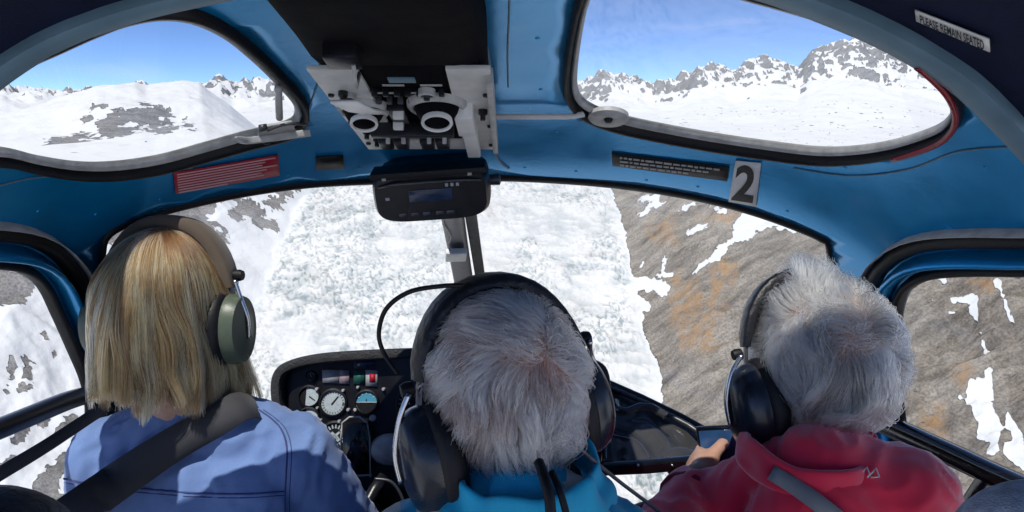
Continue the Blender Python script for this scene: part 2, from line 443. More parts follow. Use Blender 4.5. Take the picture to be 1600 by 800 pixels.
def terrain_mat():
    m = bpy.data.materials.new('rock_and_snow'); m.use_nodes = True
    nt = m.node_tree; L = nt.links; b = nt.nodes['Principled BSDF']
    at = lambda n: (lambda q: (setattr(q, 'attribute_name', n), q)[1])(nt.nodes.new('ShaderNodeAttribute'))
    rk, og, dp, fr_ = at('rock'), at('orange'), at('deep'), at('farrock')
    geo = nt.nodes.new('ShaderNodeNewGeometry')
    def noise(scale, det=6, rough=0.6, vec=None):
        n = nt.nodes.new('ShaderNodeTexNoise'); n.inputs['Scale'].default_value = scale; n.inputs['Detail'].default_value = det; n.inputs['Roughness'].default_value = rough
        L.new(vec if vec else geo.outputs['Position'], n.inputs['Vector']); return n
    n1 = noise(0.11); n2 = noise(0.021, 8); n3 = noise(0.5, 5)
    mp = nt.nodes.new('ShaderNodeMapping'); mp.inputs['Rotation'].default_value = (0, 0, math.radians(20)); mp.inputs['Scale'].default_value = (0.16, 1.0, 0.3)
    L.new(geo.outputs['Position'], mp.inputs['Vector'])
    n4 = noise(0.09, 8, 0.65, mp.outputs[0])
    def math_(op, a, bb, c=None):
        q = nt.nodes.new('ShaderNodeMath'); q.operation = op
        for i, s in enumerate((a, bb, c)):
            if s is None: continue
            if isinstance(s, (int, float)): q.inputs[i].default_value = s
            else: L.new(s, q.inputs[i])
        return q.outputs[0]
    def ramp(fac, stops):
        r = nt.nodes.new('ShaderNodeValToRGB'); L.new(fac, r.inputs[0])
        while len(r.color_ramp.elements) < len(stops): r.color_ramp.elements.new(0.5)
        for el, (p, c) in zip(r.color_ramp.elements, stops): el.position = p; el.color = (*c, 1)
        return r.outputs[0]
    def mix(f, a, bb):
        q = nt.nodes.new('ShaderNodeMix'); q.data_type = 'RGBA'
        if isinstance(f, (int, float)): q.inputs[0].default_value = f
        else: L.new(f, q.inputs[0])
        for i, s in ((6, a), (7, bb)):
            if isinstance(s, tuple): q.inputs[i].default_value = (*s, 1)
            else: L.new(s, q.inputs[i])
        return q.outputs[2]
    edge = math_('ADD', rk.outputs['Fac'], math_('MULTIPLY', math_('SUBTRACT', n1.outputs['Fac'], 0.5), 0.9))
    edge = math_('ADD', edge, math_('MULTIPLY', math_('SUBTRACT', n3.outputs['Fac'], 0.5), 0.35))
    mr = nt.nodes.new('ShaderNodeMapRange'); mr.interpolation_type = 'SMOOTHSTEP'; mr.inputs['From Min'].default_value = 0.40; mr.inputs['From Max'].default_value = 0.56
    L.new(edge, mr.inputs['Value'])
    rockfac = mr.outputs[0]
    rockcol = ramp(n4.outputs['Fac'], [(0.32, (0.10, 0.088, 0.077)), (0.45, (0.28, 0.25, 0.22)), (0.56, (0.43, 0.385, 0.335)), (0.70, (0.56, 0.505, 0.445))])
    rockcol = mix(math_('MULTIPLY', n2.outputs['Fac'], 0.5), rockcol, (0.27, 0.235, 0.185))
    hazygrey = ramp(n4.outputs['Fac'], [(0.3, (0.20, 0.205, 0.22)), (0.5, (0.32, 0.325, 0.34)), (0.7, (0.44, 0.44, 0.445))])  # greyer, paler rock for the distance: haze painted into the colour
    rockcol = mix(fr_.outputs['Fac'], rockcol, hazygrey)
    speck = ramp(n3.outputs['Fac'], [(0.35, (0.55, 0.55, 0.55)), (0.6, (1.12, 1.12, 1.12))])
    mm = nt.nodes.new('ShaderNodeMix'); mm.data_type = 'RGBA'; mm.blend_type = 'MULTIPLY'; mm.inputs[0].default_value = 0.8
    L.new(rockcol, mm.inputs[6]); L.new(speck, mm.inputs[7]); rockcol = mm.outputs[2]
    of = math_('MULTIPLY', og.outputs['Fac'], ramp(n1.outputs['Fac'], [(0.36, (0, 0, 0)), (0.6, (1, 1, 1))]))
    rockcol = mix(math_('MULTIPLY', of, 0.85), rockcol, (0.46, 0.27, 0.12))
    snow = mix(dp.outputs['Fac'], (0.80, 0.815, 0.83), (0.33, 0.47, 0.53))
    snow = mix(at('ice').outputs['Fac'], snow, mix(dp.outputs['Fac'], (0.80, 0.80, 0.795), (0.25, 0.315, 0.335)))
    dirt = ramp(n2.outputs['Fac'], [(0.52, (1, 1, 1)), (0.75, (0.86, 0.85, 0.84))])
    m2 = nt.nodes.new('ShaderNodeMix'); m2.data_type = 'RGBA'; m2.blend_type = 'MULTIPLY'; m2.inputs[0].default_value = 1
    L.new(snow, m2.inputs[6]); L.new(dirt, m2.inputs[7])
    L.new(mix(rockfac, m2.outputs[2], rockcol), b.inputs['Base Color'])
    b.inputs['Roughness'].default_value = 0.9; b.inputs['Specular IOR Level'].default_value = 0.15
    bp = nt.nodes.new('ShaderNodeBump'); bp.inputs['Strength'].default_value = 1.0
    hh = math_('ADD', math_('MULTIPLY', n3.outputs['Fac'], 0.8), math_('MULTIPLY', n4.outputs['Fac'], 9.0))
    hh = math_('ADD', math_('MULTIPLY', hh, rockfac), math_('MULTIPLY', n1.outputs['Fac'], 1.3))
    bp.inputs['Distance'].default_value = 1.0
    L.new(hh, bp.inputs['Height']); L.new(bp.outputs[0], b.inputs['Normal'])
    return m
M['terrain'] = terrain_mat()

ii, jj = np.meshgrid(np.arange(NR - 1), np.arange(NA), indexing='ij')
j2 = (jj + 1) % NA
quads = np.stack([ii * NA + jj, ii * NA + j2, (ii + 1) * NA + j2, (ii + 1) * NA + jj], -1).reshape(-1, 4)
qc = quads[:, 0]
glac = (X[qc] > XL[qc] - 6) & (X[qc] < XR[qc] + 2) & (RR[qc] < 1150)
rightq = ~glac & (X[qc] > -60) & (RR[qc] < 1150)
leftq = ~glac & ~rightq & (RR[qc] < 1150)
domeq = (RR[qc] >= 1150) & (AD[qc] < -16) & (RR[qc] < 2400)
restq = ~(glac | rightq | leftq | domeq)
def terrain_part(name, label, sel, smooth):
    q = quads[sel]
    used, inv = np.unique(q, return_inverse=True)
    inv = inv.reshape(q.shape)
    me = bpy.data.meshes.new(name)
    me.vertices.add(len(used)); me.loops.add(q.size); me.polygons.add(len(q))
    me.vertices.foreach_set('co', np.stack([X[used], Y[used], Z[used]], 1).astype(np.float32).ravel())
    me.loops.foreach_set('vertex_index', inv.ravel().astype(np.int32))
    me.polygons.foreach_set('loop_start', (np.arange(len(q)) * 4).astype(np.int32))
    me.polygons.foreach_set('use_smooth', np.full(len(q), smooth))
    for an, arr in (('rock', rock), ('orange', orange), ('deep', deep), ('farrock', hazed), ('ice', ice)):
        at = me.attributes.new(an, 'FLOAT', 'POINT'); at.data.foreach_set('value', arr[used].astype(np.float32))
    me.update(calc_edges=True)
    me.materials.append(M['terrain'])
    o = bpy.data.objects.new(name, me); col.objects.link(o)
    return tag(o, label, kind='structure')
# quads run clockwise seen from above: flip so that normals point up
quads = quads[:, ::-1]
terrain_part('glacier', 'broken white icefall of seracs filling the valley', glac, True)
terrain_part('rock_slope', 'bare brown rock slope with orange staining and snow streaks', rightq, True)
terrain_part('snow_slope', 'white snow slope with scattered dark rocks on the left', leftq, True)
terrain_part('snow_dome', 'rounded snow mountain with a dark rock band', domeq, True)
terrain_part('mountain_range', 'jagged snowy mountain range beyond a wide snowfield', restq, True)
# ------------------------------------------------------------------ helicopter cabin shell
# profile in the (forward, up) plane, polar about a point between the seats; half width HW; superellipse across
PC = (0.5, -0.55); HW = 0.74; NE = 2.6
prof = catmull([(1.35, -0.135), (1.12, -0.005), (0.8, 0.105), (0.4, 0.185), (0.0, 0.215), (-0.5, 0.20), (-1.0, 0.08), (-1.25, -0.3), (-1.25, -1.0), (-1.0, -1.4), (-0.3, -1.5),
                (0.6, -1.5), (1.2, -1.45), (1.65, -1.3), (1.95, -1.05), (2.02, -0.78), (1.88, -0.48), (1.62, -0.26)], 12, True)
pth = np.arctan2(prof[:, 1] - PC[1], prof[:, 0] - PC[0]); prho = np.hypot(prof[:, 0] - PC[0], prof[:, 1] - PC[1])
o_ = np.argsort(pth); pth, prho = pth[o_], prho[o_]
pth = np.r_[pth - 2 * math.pi, pth, pth + 2 * math.pi]; prho = np.r_[prho, prho, prho]
def rho(th): return np.interp(th, pth, prho)
def shellF(p):
    q0, q1 = p[..., 1] - PC[0], p[..., 2] - PC[1]
    return (np.abs(p[..., 0]) / HW) ** NE + (np.hypot(q0, q1) / rho(np.arctan2(q1, q0))) ** NE - 1
def ray(px, py):
    px, py = np.asarray(px, float), np.asarray(py, float)
    xc, yc = (px - 800) / FPX, (400 - py) / FPX
    d = np.stack([xc, CP + yc * SP, -SP + yc * CP], -1)
    return d / np.linalg.norm(d, axis=-1, keepdims=True)
def shell_hit(px, py):
    d = ray(px, py)
    lo = np.zeros(d.shape[:-1]); hi = np.full(d.shape[:-1], 3.0)
    for _ in range(40):
        m = (lo + hi) / 2
        ins = shellF(d * m[..., None]) < 0
        lo = np.where(ins, m, lo); hi = np.where(ins, hi, m)
    return d * lo[..., None]
def shell_normal(p):
    e = 2e-3; g = []
    for k in range(3):
        q = p.copy(); q[..., k] += e; q2 = p.copy(); q2[..., k] -= e
        g.append(shellF(q) - shellF(q2))
    n = np.stack(g, -1)
    return -n / np.linalg.norm(n, axis=-1, keepdims=True)      # points into the cabin
def S(px, py, off=0.0):
    p = shell_hit(px, py)
    return p + shell_normal(p) * off
def to_par(p):
    th = np.arctan2(p[..., 2] - PC[1], p[..., 1] - PC[0])
    th = np.where(th < -math.pi / 2, th + 2 * math.pi, th)      # cut of the chart lies under the floor
    s = np.clip(np.abs(p[..., 0]) / HW, 0, 1) ** (NE / 2)
    return np.stack([th, np.sign(p[..., 0]) * np.arcsin(s)], -1)
def from_par(t, ph):
    s, c = np.abs(np.sin(ph)) ** (2 / NE), np.abs(np.cos(ph)) ** (2 / NE)
    r = rho(t) * c
    return np.stack([HW * np.sign(ph) * s, PC[0] + r * np.cos(t), PC[1] + r * np.sin(t)], -1)

W = {}
W['roof_left'] = [(-170, 235), (-150, 200), (-80, 165), (0, 124), (45, 97), (85, 79), (150, 50), (200, 32), (250, 24), (300, 30), (350, 54), (400, 95), (435, 130), (458, 156), (466, 178), (450, 196), (380, 214), (320, 231), (250, 250), (180, 260), (120, 260), (60, 251), (0, 238), (-90, 240)]
W['roof_right'] = [(935, -30), (918, 0), (908, 40), (900, 90), (897, 130), (903, 153), (920, 168), (950, 181), (1000, 194), (1100, 213), (1200, 228), (1280, 237), (1340, 235), (1400, 225), (1460, 205), (1483, 188), (1490, 170), (1484, 150), (1470, 131), (1440, 103), (1400, 76), (1350, 52), (1290, 29), (1230, 11), (1180, -3), (1100, -24), (1000, -38)]
W['windshield'] = [(163, 392), (167, 374), (185, 359), (230, 341), (300, 322), (380, 305), (470, 292), (560, 286), (700, 282), (780, 280), (860, 283), (950, 290), (1040, 302), (1120, 318), (1190, 338), (1250, 360), (1284, 376), (1294, 392), (1300, 500), (1290, 620), (1250, 740), (1180, 800), (1080, 835), (900, 850), (640, 850), (420, 840), (260, 800), (180, 700), (155, 560), (157, 450)]
W['door_left'] = [(-80, 414), (0, 418), (40, 428), (65, 450), (85, 490), (110, 545), (133, 600), (140, 650), (130, 720), (110, 800), (60, 880), (-100, 960), (-320, 980), (-480, 860), (-500, 640), (-380, 460), (-220, 420)]
W['door_right'] = [(1404, 520), (1407, 482), (1422, 450), (1458, 434), (1520, 429), (1600, 429), (1750, 430), (1950, 470), (2080, 620), (2080, 820), (1950, 950), (1700, 980), (1500, 940), (1440, 840), (1415, 700), (1404, 600)]
OUT = {k: resample(catmull(v, 8, True), 9.0 if 'door' not in k else 14.0, True) for k, v in W.items()}
def poly_in(pts, poly):
    x, y = pts[:, 0], pts[:, 1]; ins = np.zeros(len(pts), bool); n = len(poly)
    for i in range(n):
        x1, y1 = poly[i]; x2, y2 = poly[i - 1]
        c = ((y1 > y) != (y2 > y)) & (x < (x2 - x1) * (y - y1) / (y2 - y1 + 1e-30) + x1)
        ins ^= c
    return ins
PAR = {k: to_par(shell_hit(v[:, 0], v[:, 1])) for k, v in OUT.items()}
# rear door windows behind the camera (in the chart: angle round the profile, angle across)
for sgn, nm in ((-1, 'rear_left'), (1, 'rear_right')):
    c = []
    for kk in range(48):
        a = 2 * math.pi * kk / 48
        cx, cy = math.copysign(abs(math.cos(a)) ** 0.6, math.cos(a)), math.copysign(abs(math.sin(a)) ** 0.6, math.sin(a))
        yy, zz = -0.40 + 0.62 * cx, -0.46 + 0.42 * cy
        rr_ = math.hypot(yy - PC[0], zz - PC[1]); th = math.atan2(zz - PC[1], yy - PC[0])
        th = th + 2 * math.pi if th < -math.pi / 2 else th
        cc = min(0.98, (rr_ / float(rho(th))) ** (NE / 2))
        c.append((th, sgn * math.acos(cc)))
    PAR[nm] = np.array(c)
bow_px = catmull([(-330, 330), (-190, 252), (-100, 184), (0, 104), (75, 58), (150, 27), (230, 2), (320, -18), (450, -45), (600, -66), (800, -78), (1000, -62), (1130, -45), (1210, -25), (1300, 8), (1385, 46), (1455, 85), (1520, 130), (1595, 205), (1660, 275), (1760, 380), (1860, 470)], 8)
bow_px = resample(bow_px, 14)
bow_par = to_par(shell_hit(bow_px[:, 0], bow_px[:, 1]))

gt = np.arange(-math.pi / 2 + 0.02, 1.5 * math.pi, 0.042); gp = np.linspace(-1.42, 1.42, 58)
gg = np.array([(a + rng.uniform(-.004, .004), b + rng.uniform(-.004, .004)) for a in gt for b in gp])
keep = np.ones(len(gg), bool)
allc = np.vstack(list(PAR.values()) + [bow_par])
for i0 in range(0, len(gg), 500):
    dd = np.min(np.hypot(gg[i0:i0 + 500, None, 0] - allc[None, :, 0], gg[i0:i0 + 500, None, 1] - allc[None, :, 1]), 1)
    keep[i0:i0 + 500] = dd > 0.012
gg = gg[keep]
vs, es = [tuple(v) for v in gg], []
for k_, pl in list(PAR.items()) + [('bow', bow_par)]:
    b0 = len(vs); vs += [tuple(v) for v in pl]
    n = len(pl)
    es += [(b0 + i, b0 + (i + 1) % n) for i in range(n if k_ != 'bow' else n - 1)]
res = delaunay_2d_cdt([Vector(v) for v in vs], es, [], 0, 1e-7)
dv = np.array([tuple(v) for v in res[0]]); df = np.array([list(f) for f in res[2]])
cen = dv[df].mean(1)
keys = list(PAR)
cls = np.full(len(df), -1)
for i, k_ in enumerate(keys): cls[poly_in(cen, PAR[k_])] = i
pos3 = from_par(dv[:, 0], dv[:, 1])
c3 = pos3[df].mean(1)
# which side of the bow: compare forward position with the bow at the same crosswise angle
bo = np.argsort(bow_par[:, 1])
bow_th = np.interp(cen[:, 1], bow_par[bo, 1], bow_par[bo, 0])
rear = (cen[:, 0] > bow_th)
floor = (c3[:, 2] < -1.2)
HELI = empty('helicopter', (0, 0.5, -1.5))
tag(HELI, 'blue painted helicopter cockpit with wide windscreen and roof windows', 'helicopter')

def shell_part(name, sel, mat, parent, thick=0.0):
    f = df[sel]; used, inv = np.unique(f, return_inverse=True); inv = inv.reshape(f.shape)
    p = pos3[used]
    fc = [tuple(r) for r in inv]
    n = shell_normal(p)
    # orient faces inwards
    out = []
    for t in fc:
        a, b, c = p[t[0]], p[t[1]], p[t[2]]
        nn = np.cross(b - a, c - a)
        out.append(t if np.dot(nn, n[t[0]]) > 0 else (t[0], t[2], t[1]))
    o = mesh_obj(name, p, out, mat, parent)
    if thick:
        md = o.modifiers.new('thickness', 'SOLIDIFY'); md.thickness = thick; md.offset = -1.0; o.data.materials.append(M['seal']); md.material_offset_rim = 1
    return o
shell_part('canopy', (cls < 0) & ~rear & ~floor, M['blue'], HELI, 0.010)
backw = c3[:, 1] < -0.12  # cabin left open behind here so fill light reaches the seats
shell_part('headliner', ((cls < 0) | (cls > 4)) & rear & ~floor & ~backw & (c3[:, 2] > -0.02), M['navy'], HELI, 0.010)
shell_part('cabin_floor', (cls < 0) & floor, M['floor'], HELI, 0.022)

def glass_mat():
    m = bpy.data.materials.new('window_glass'); m.use_nodes = True
    nt = m.node_tree; L = nt.links
    nt.nodes.remove(nt.nodes['Principled BSDF'])
    out = nt.nodes['Material Output']
    tr = nt.nodes.new('ShaderNodeBsdfTransparent'); tr.inputs[0].default_value = (0.97, 0.985, 0.98, 1)
    gl = nt.nodes.new('ShaderNodeBsdfGlossy'); gl.inputs['Roughness'].default_value = 0.02
    fr = nt.nodes.new('ShaderNodeFresnel'); fr.inputs['IOR'].default_value = 1.42
    mx = nt.nodes.new('ShaderNodeMixShader')
    L.new(fr.outputs[0], mx.inputs[0]); L.new(tr.outputs[0], mx.inputs[1]); L.new(gl.outputs[0], mx.inputs[2])
    # thin, uneven pale film: smudges, plus cloudy reflections painted in
    tc = nt.nodes.new('ShaderNodeTexCoord')
    mp = nt.nodes.new('ShaderNodeMapping'); mp.inputs['Scale'].default_value = (1, 0.5, 2.2); mp.inputs['Rotation'].default_value = (0.3, 0.5, 0.4)
    n = nt.nodes.new('ShaderNodeTexNoise'); n.inputs['Scale'].default_value = 5; n.inputs['Detail'].default_value = 5; n.inputs['Distortion'].default_value = 1.2
    L.new(tc.outputs['Object'], mp.inputs[0]); L.new(mp.outputs[0], n.inputs['Vector'])
    r = nt.nodes.new('ShaderNodeMapRange'); r.inputs['From Min'].default_value = 0.54; r.inputs['From Max'].default_value = 0.70; r.inputs['To Min'].default_value = 0.0; r.inputs['To Max'].default_value = 0.16
    L.new(n.outputs['Fac'], r.inputs['Value'])
    df_ = nt.nodes.new('ShaderNodeBsdfTranslucent'); df_.inputs[0].default_value = (0.8, 0.82, 0.85, 1)
    m2 = nt.nodes.new('ShaderNodeMixShader')
    L.new(r.outputs[0], m2.inputs[0]); L.new(mx.outputs[0], m2.inputs[1]); L.new(df_.outputs[0], m2.inputs[2])
    L.new(m2.outputs[0], out.inputs[0])
    return m
M['glass'] = glass_mat()
PANE = {}
names = {'roof_left': 'roof_window', 'roof_right': 'roof_window', 'windshield': 'windshield', 'door_left': 'door_window', 'door_right': 'door_window', 'rear_left': 'door_window', 'rear_right': 'door_window'}
for i, k_ in enumerate(keys):
    if 'rear' in k_: continue
    PANE[k_] = shell_part(names[k_], cls == i, M['glass'], HELI)
    PANE[k_].location.z += 0.0

def offset_out(poly, d):
    n = len(poly); t = np.roll(poly, -1, 0) - np.roll(poly, 1, 0)
    t /= np.linalg.norm(t, axis=1, keepdims=True) + 1e-9
    nr = np.stack([t[:, 1], -t[:, 0]], 1)
    area = 0.5 * np.sum(poly[:, 0] * np.roll(poly[:, 1], -1) - np.roll(poly[:, 0], -1) * poly[:, 1])
    return poly + nr * (d if area > 0 else -d)[..., None] if np.ndim(d) else poly + nr * (d if area > 0 else -d)
def band(name, poly, d0, d1, h, mat, parent, base=-0.004, nseg=5, flatn=0.6):
    """a raised rounded strip that follows the outline between two offsets (picture units) on the shell, h metres proud"""
    n = len(poly); rings = []
    for k_ in range(nseg + 1):
        t = k_ / nseg
        o = offset_out(poly, d0 + (d1 - d0) * t)
        hh = base + (h - base) * (math.sin(math.pi * min(max(t, 0.0), 1.0)) ** flatn)
        rings.append(S(o[:, 0], o[:, 1], hh))
    v = np.vstack(rings); f = []
    for r in range(nseg):
        for i in range(n):
            j = (i + 1) % n
            f.append((r * n + i, r * n + j, (r + 1) * n + j, (r + 1) * n + i))
    return mesh_obj(name, v, f, mat, parent)
for k_ in ('roof_left', 'roof_right'):
    band('seal', OUT[k_], -5, 6, 0.006, M['seal'], PANE[k_])
    band('gasket', OUT[k_], 5, 19, 0.012, M['black'], PANE[k_])
band('gasket', OUT['windshield'], -4, 7, 0.005, M['black'], PANE['windshield'])
for k_ in ('door_left', 'door_right'):
    band('gasket', OUT[k_], -4, 16, 0.012, M['black'], PANE[k_])
    band('door_frame', OUT[k_], 17, 40, 0.03, M['blue'], PANE[k_], nseg=7)
    band('door_seal', OUT[k_], 40, 70, 0.016, M['black'], PANE[k_])
    band('trim_wire', OUT[k_], 69, 72.5, 0.02, M['seal'], PANE[k_], nseg=3)
# blue grey bow across the roof
bn = shell_normal(shell_hit(bow_px[:, 0], bow_px[:, 1]))
bp_ = S(bow_px[:, 0], bow_px[:, 1], 0.004)
wid = np.interp(bow_px[:, 0], [0, 800, 1300, 1600], [0.0145, 0.016, 0.020, 0.018])
tube('roof_bow', bp_, wid, M['bow'], HELI, seg=12, flat=(1.0, 0.55), ups=bn)

# red fleece's reflection painted as a strip at the right roof window's end
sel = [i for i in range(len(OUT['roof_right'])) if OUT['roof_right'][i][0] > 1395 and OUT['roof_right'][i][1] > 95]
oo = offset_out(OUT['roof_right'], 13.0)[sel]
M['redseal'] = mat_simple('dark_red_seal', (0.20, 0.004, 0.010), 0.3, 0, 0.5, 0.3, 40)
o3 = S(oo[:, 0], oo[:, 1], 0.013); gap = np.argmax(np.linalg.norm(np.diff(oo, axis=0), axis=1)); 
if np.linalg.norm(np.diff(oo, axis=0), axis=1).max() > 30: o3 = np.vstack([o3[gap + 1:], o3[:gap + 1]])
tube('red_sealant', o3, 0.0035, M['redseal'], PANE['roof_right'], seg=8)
# ------------------------------------------------------------------ fittings of the cockpit
def plane_hit(px, py, p0, n, off=0.0):
    d = Vector(ray(px, py)); t = (Vector(p0).dot(n)) / d.dot(n)
    return d * t + Vector(n) * off
def patch(name, quad, nx, ny, fn, mat, parent, thick=0.0015):
    """a thin sheet over a picture quadrilateral (tl, tr, br, bl) laid on a surface by fn(px, py, off)"""
    tl, tr, br, bl = [np.array(q, float) for q in quad]
    v = []
    for j in range(ny + 1):
        for i in range(nx + 1):
            s, t = i / nx, j / ny
            q = (tl * (1 - s) + tr * s) * (1 - t) + (bl * (1 - s) + br * s) * t
            v.append(Vector(fn(q[0], q[1])))
    f = [(j * (nx + 1) + i, (j + 1) * (nx + 1) + i, (j + 1) * (nx + 1) + i + 1, j * (nx + 1) + i + 1) for j in range(ny) for i in range(nx)]
    o = mesh_obj(name, v, f, mat, parent)
    md = o.modifiers.new('thickness', 'SOLIDIFY'); md.thickness = thick; md.offset = 0
    return o
def text_mesh(name, body, quad, fn, mat, parent, fill=0.86, bold=0.0, align=0.5, shear=0.0):
    """lettering scaled to a picture quadrilateral (tl, tr, br, bl) and laid on a surface by fn"""
    cu = bpy.data.curves.new('lettering', 'FONT'); cu.body = body; cu.offset = bold; cu.shear = shear; cu.resolution_u = 4
    ob = bpy.data.objects.new('lettering', cu); col.objects.link(ob)
    dg = bpy.context.evaluated_depsgraph_get(); dg.update()
    me = bpy.data.meshes.new_from_object(ob.evaluated_get(dg))
    bpy.data.objects.remove(ob); bpy.data.curves.remove(cu)
    v = np.array([tuple(x.co) for x in me.vertices]); fs = [tuple(p.vertices) for p in me.polygons]
    bpy.data.meshes.remove(me)
    lo, hi = v.min(0), v.max(0)
    s = (v[:, 0] - lo[0]) / (hi[0] - lo[0]); t = 1 - (v[:, 1] - lo[1]) / (hi[1] - lo[1])
    s = align + (s - align) * fill; t = 0.5 + (t - 0.5) * fill
    tl, tr, br, bl = [np.array(q, float) for q in quad]
    q = ((tl[None] * (1 - s[:, None]) + tr[None] * s[:, None]) * (1 - t[:, None]) + (bl[None] * (1 - s[:, None]) + br[None] * s[:, None]) * t[:, None])
    return mesh_obj(name, [Vector(fn(a, b)) for a, b in q], fs, mat, parent, smooth=False)
onS = lambda off: (lambda px, py: S(px, py, off))

# placards on the header
pl = patch('placard', [(270, 268), (434, 240), (436, 272), (273, 301)], 10, 3, onS(0.0025), M['red'], HELI)
tag(pl, 'red placard with lines of pale print')
for i in range(8):
    a = (i + 0.35) / 8.2; b = a + 0.052
    e = [0.97, 0.87, 0.84, 0.985, 0.88, 0.83, 0.85, 0.92][i] if i < 7 else 0.5
    lf = lambda s, t: (270 + 164 * s + (3 * (1 - s) + 2 * s) * t, 268 - 28 * s + (33 * (1 - s) + 32 * s) * t)
    n_ = int(46 * e)
    words = ''.join(random.choice(['lllill', 'illil', 'lil', 'iillill', 'll']) + ' ' for _ in range(18))
    patch('print_line', [lf(0.025, a), lf(e, a), lf(e, b), lf(0.025, b)], 8, 1, onS(0.0045), M['pink'], pl, 0.0006)
patch('sticker', [(493, 243), (536, 241), (537, 262), (494, 264)], 3, 2, onS(0.0025), M['black'], HELI)
pk = patch('placard', [(956, 237), (1140, 259), (1137, 281), (957, 257)], 10, 3, onS(0.0025), M['black'], HELI)
tag(pk, 'black placard with small pale lettering')
for i in range(3):        # three lines of print too small to read: word-length dashes
    lf = lambda s, t: (956 + 184 * s - 2 * t * s, 237 + 22 * s + 21 * t)
    a = [0.16, 0.43, 0.70][i]; x = 0.07; e = [0.94, 0.83, 0.66][i]
    while x < e - 0.02:
        w = min(random.uniform(0.02, 0.075), e - x); b = a + random.uniform(0.10, 0.14)
        patch('print_word', [lf(x, a), lf(x + w, a), lf(x + w, b), lf(x, b)], 2, 1, onS(0.0045), M['seal'], pk, 0.0006)
        x += w + 0.012
# the number plate
npl = patch('number_plate', [(1150, 249), (1190, 253), (1182, 321), (1139, 313)], 4, 5, onS(0.0025), M['white'], HELI)
text_mesh('numeral', '2', [(1152, 250), (1187, 254), (1179, 318), (1141, 312)], onS(0.0045), M['black'], npl, 0.9, bold=0.028)
# placard on the roof behind the bow
rp = patch('placard', [(1432, 9), (1549, 55), (1550, 75), (1434, 26)], 8, 2, onS(0.004), M['grey'], HELI)
tag(rp, 'grey placard reading please remain seated')
text_mesh('lettering', 'PLEASE REMAIN SEATED', [(1434, 11), (1547, 56), (1548, 73), (1436, 25)], onS(0.0060), M['black'], rp, 0.9, bold=0.02)

# overhead console: a sloping grey plate below a black hood
p_top, p_bot = P(620, 105, 0.78), P(675, 231, 1.12)
vdir = Vector((0, p_top.y - p_bot.y, p_top.z - p_bot.z)).normalized()
ndir = Vector((1, 0, 0)).cross(vdir).normalized()
if ndir.z > 0: ndir = -ndir                                         # faces down and back
RP = Matrix((Vector((1, 0, 0)), vdir, Vector((1, 0, 0)).cross(vdir))).transposed()
if (RP @ Vector((0, 0, 1))).dot(ndir) < 0: RP = Matrix((Vector((-1, 0, 0)), vdir, Vector((-1, 0, 0)).cross(vdir))).transposed()
cx = -0.126; plen = (p_top - p_bot).length; pc = Vector((cx, (p_top.y + p_bot.y) / 2, (p_top.z + p_bot.z) / 2))
plen = Vector((0, p_top.y - p_bot.y, p_top.z - p_bot.z)).length
on_plate = lambda px, py, off=0.0: plane_hit(px, py, pc, ndir, off)
bm = bmesh.new()
# hood in section along the roof
secs = [(0.53, 0.070, 0.115), (0.56, 0.078, 0.094), (0.62, 0.084, 0.080), (0.74, 0.096, 0.062), (0.80, 0.099, 0.045), (0.95, 0.095, 0.018), (1.10, 0.092, -0.022)]
rings = []
for yy, hw, zb in secs:
    zt = float(np.interp(yy, [0.4, 0.8, 1.12, 1.2], [0.20, 0.125, 0.02, 0.0]))
    ring = []
    for a in range(24):
        t = 2 * math.pi * a / 24
        c_, s_ = math.cos(t), math.sin(t)
        c_ = math.copysign(abs(c_) ** 0.35, c_); s_ = math.copysign(abs(s_) ** 0.35, s_)
        ring.append(bm.verts.new((cx + hw * c_, yy, (zt + zb) / 2 + (zt - zb) / 2 * s_)))
    rings.append(ring)
for r0, r1 in zip(rings[:-1], rings[1:]):
    for a in range(24): bm.faces.new((r0[a], r0[(a + 1) % 24], r1[(a + 1) % 24], r1[a]))
bm.faces.new(rings[0][::-1]); bm.faces.new(rings[-1])
CON = bm_obj('overhead_console', bm, M['matteblack'], HELI)
def plate_box(name, px0, px1, py, w, l, h, mat, off=0.0, bev=0.002):
    return box(name, (w, l, h), on_plate(px0, py, off), RP, mat, CON, bev)
bm = bmesh.new()
mt = lambda lx, ly, off: place(pc + Vector((1, 0, 0)) * lx + vdir * ly + ndir * off, RP)
bm_box(bm, (0.056, plen, 0.006), mt(-0.074, 0.0, 0.0), 0.0015)
bm_box(bm, (0.050, plen, 0.006), mt(0.077, 0.0, 0.0), 0.0015)
bm_box(bm, (0.099, 0.05, 0.006), mt(0.0025, -plen / 2 + 0.025, -0.0005), 0.0015)
bm_obj('console_plate', bm, M['grey'], CON)
box('console_recess', (0.1, plen * 0.86, 0.01), pc + vdir * 0.025 - ndir * 0.006, RP, M['matteblack'], CON, 0.002)
bm = bmesh.new()
bm_box(bm, (0.020, plen * 0.40, 0.016), mt(0.0665, -plen * 0.28, 0.010), 0.002)
bm_box(bm, (0.024, plen * 0.24, 0.024), mt(0.0645, plen * 0.05, 0.012), 0.003)
bm_obj('bracket', bm, M['white'], CON)
box('side_rail', (0.008, plen * 0.92, 0.02), pc + Vector((0.1005, 0, 0)) + ndir * 0.004, RP, M['seal'], CON, 0.002)
for lx, ly in ((-0.095, 0.09), (-0.096, -0.02), (-0.094, -0.13), (0.094, 0.09), (0.095, -0.04), (0.094, -0.14)):
    bm = revolve([(0, 0.003), (0.0035, 0.003), (0.004, 0.0)], place(pc + Vector((lx, 0, 0)) + vdir * ly + ndir * 0.003, frame_from(ndir)), 12)
    bm_obj('screw', bm, M['black'], CON)
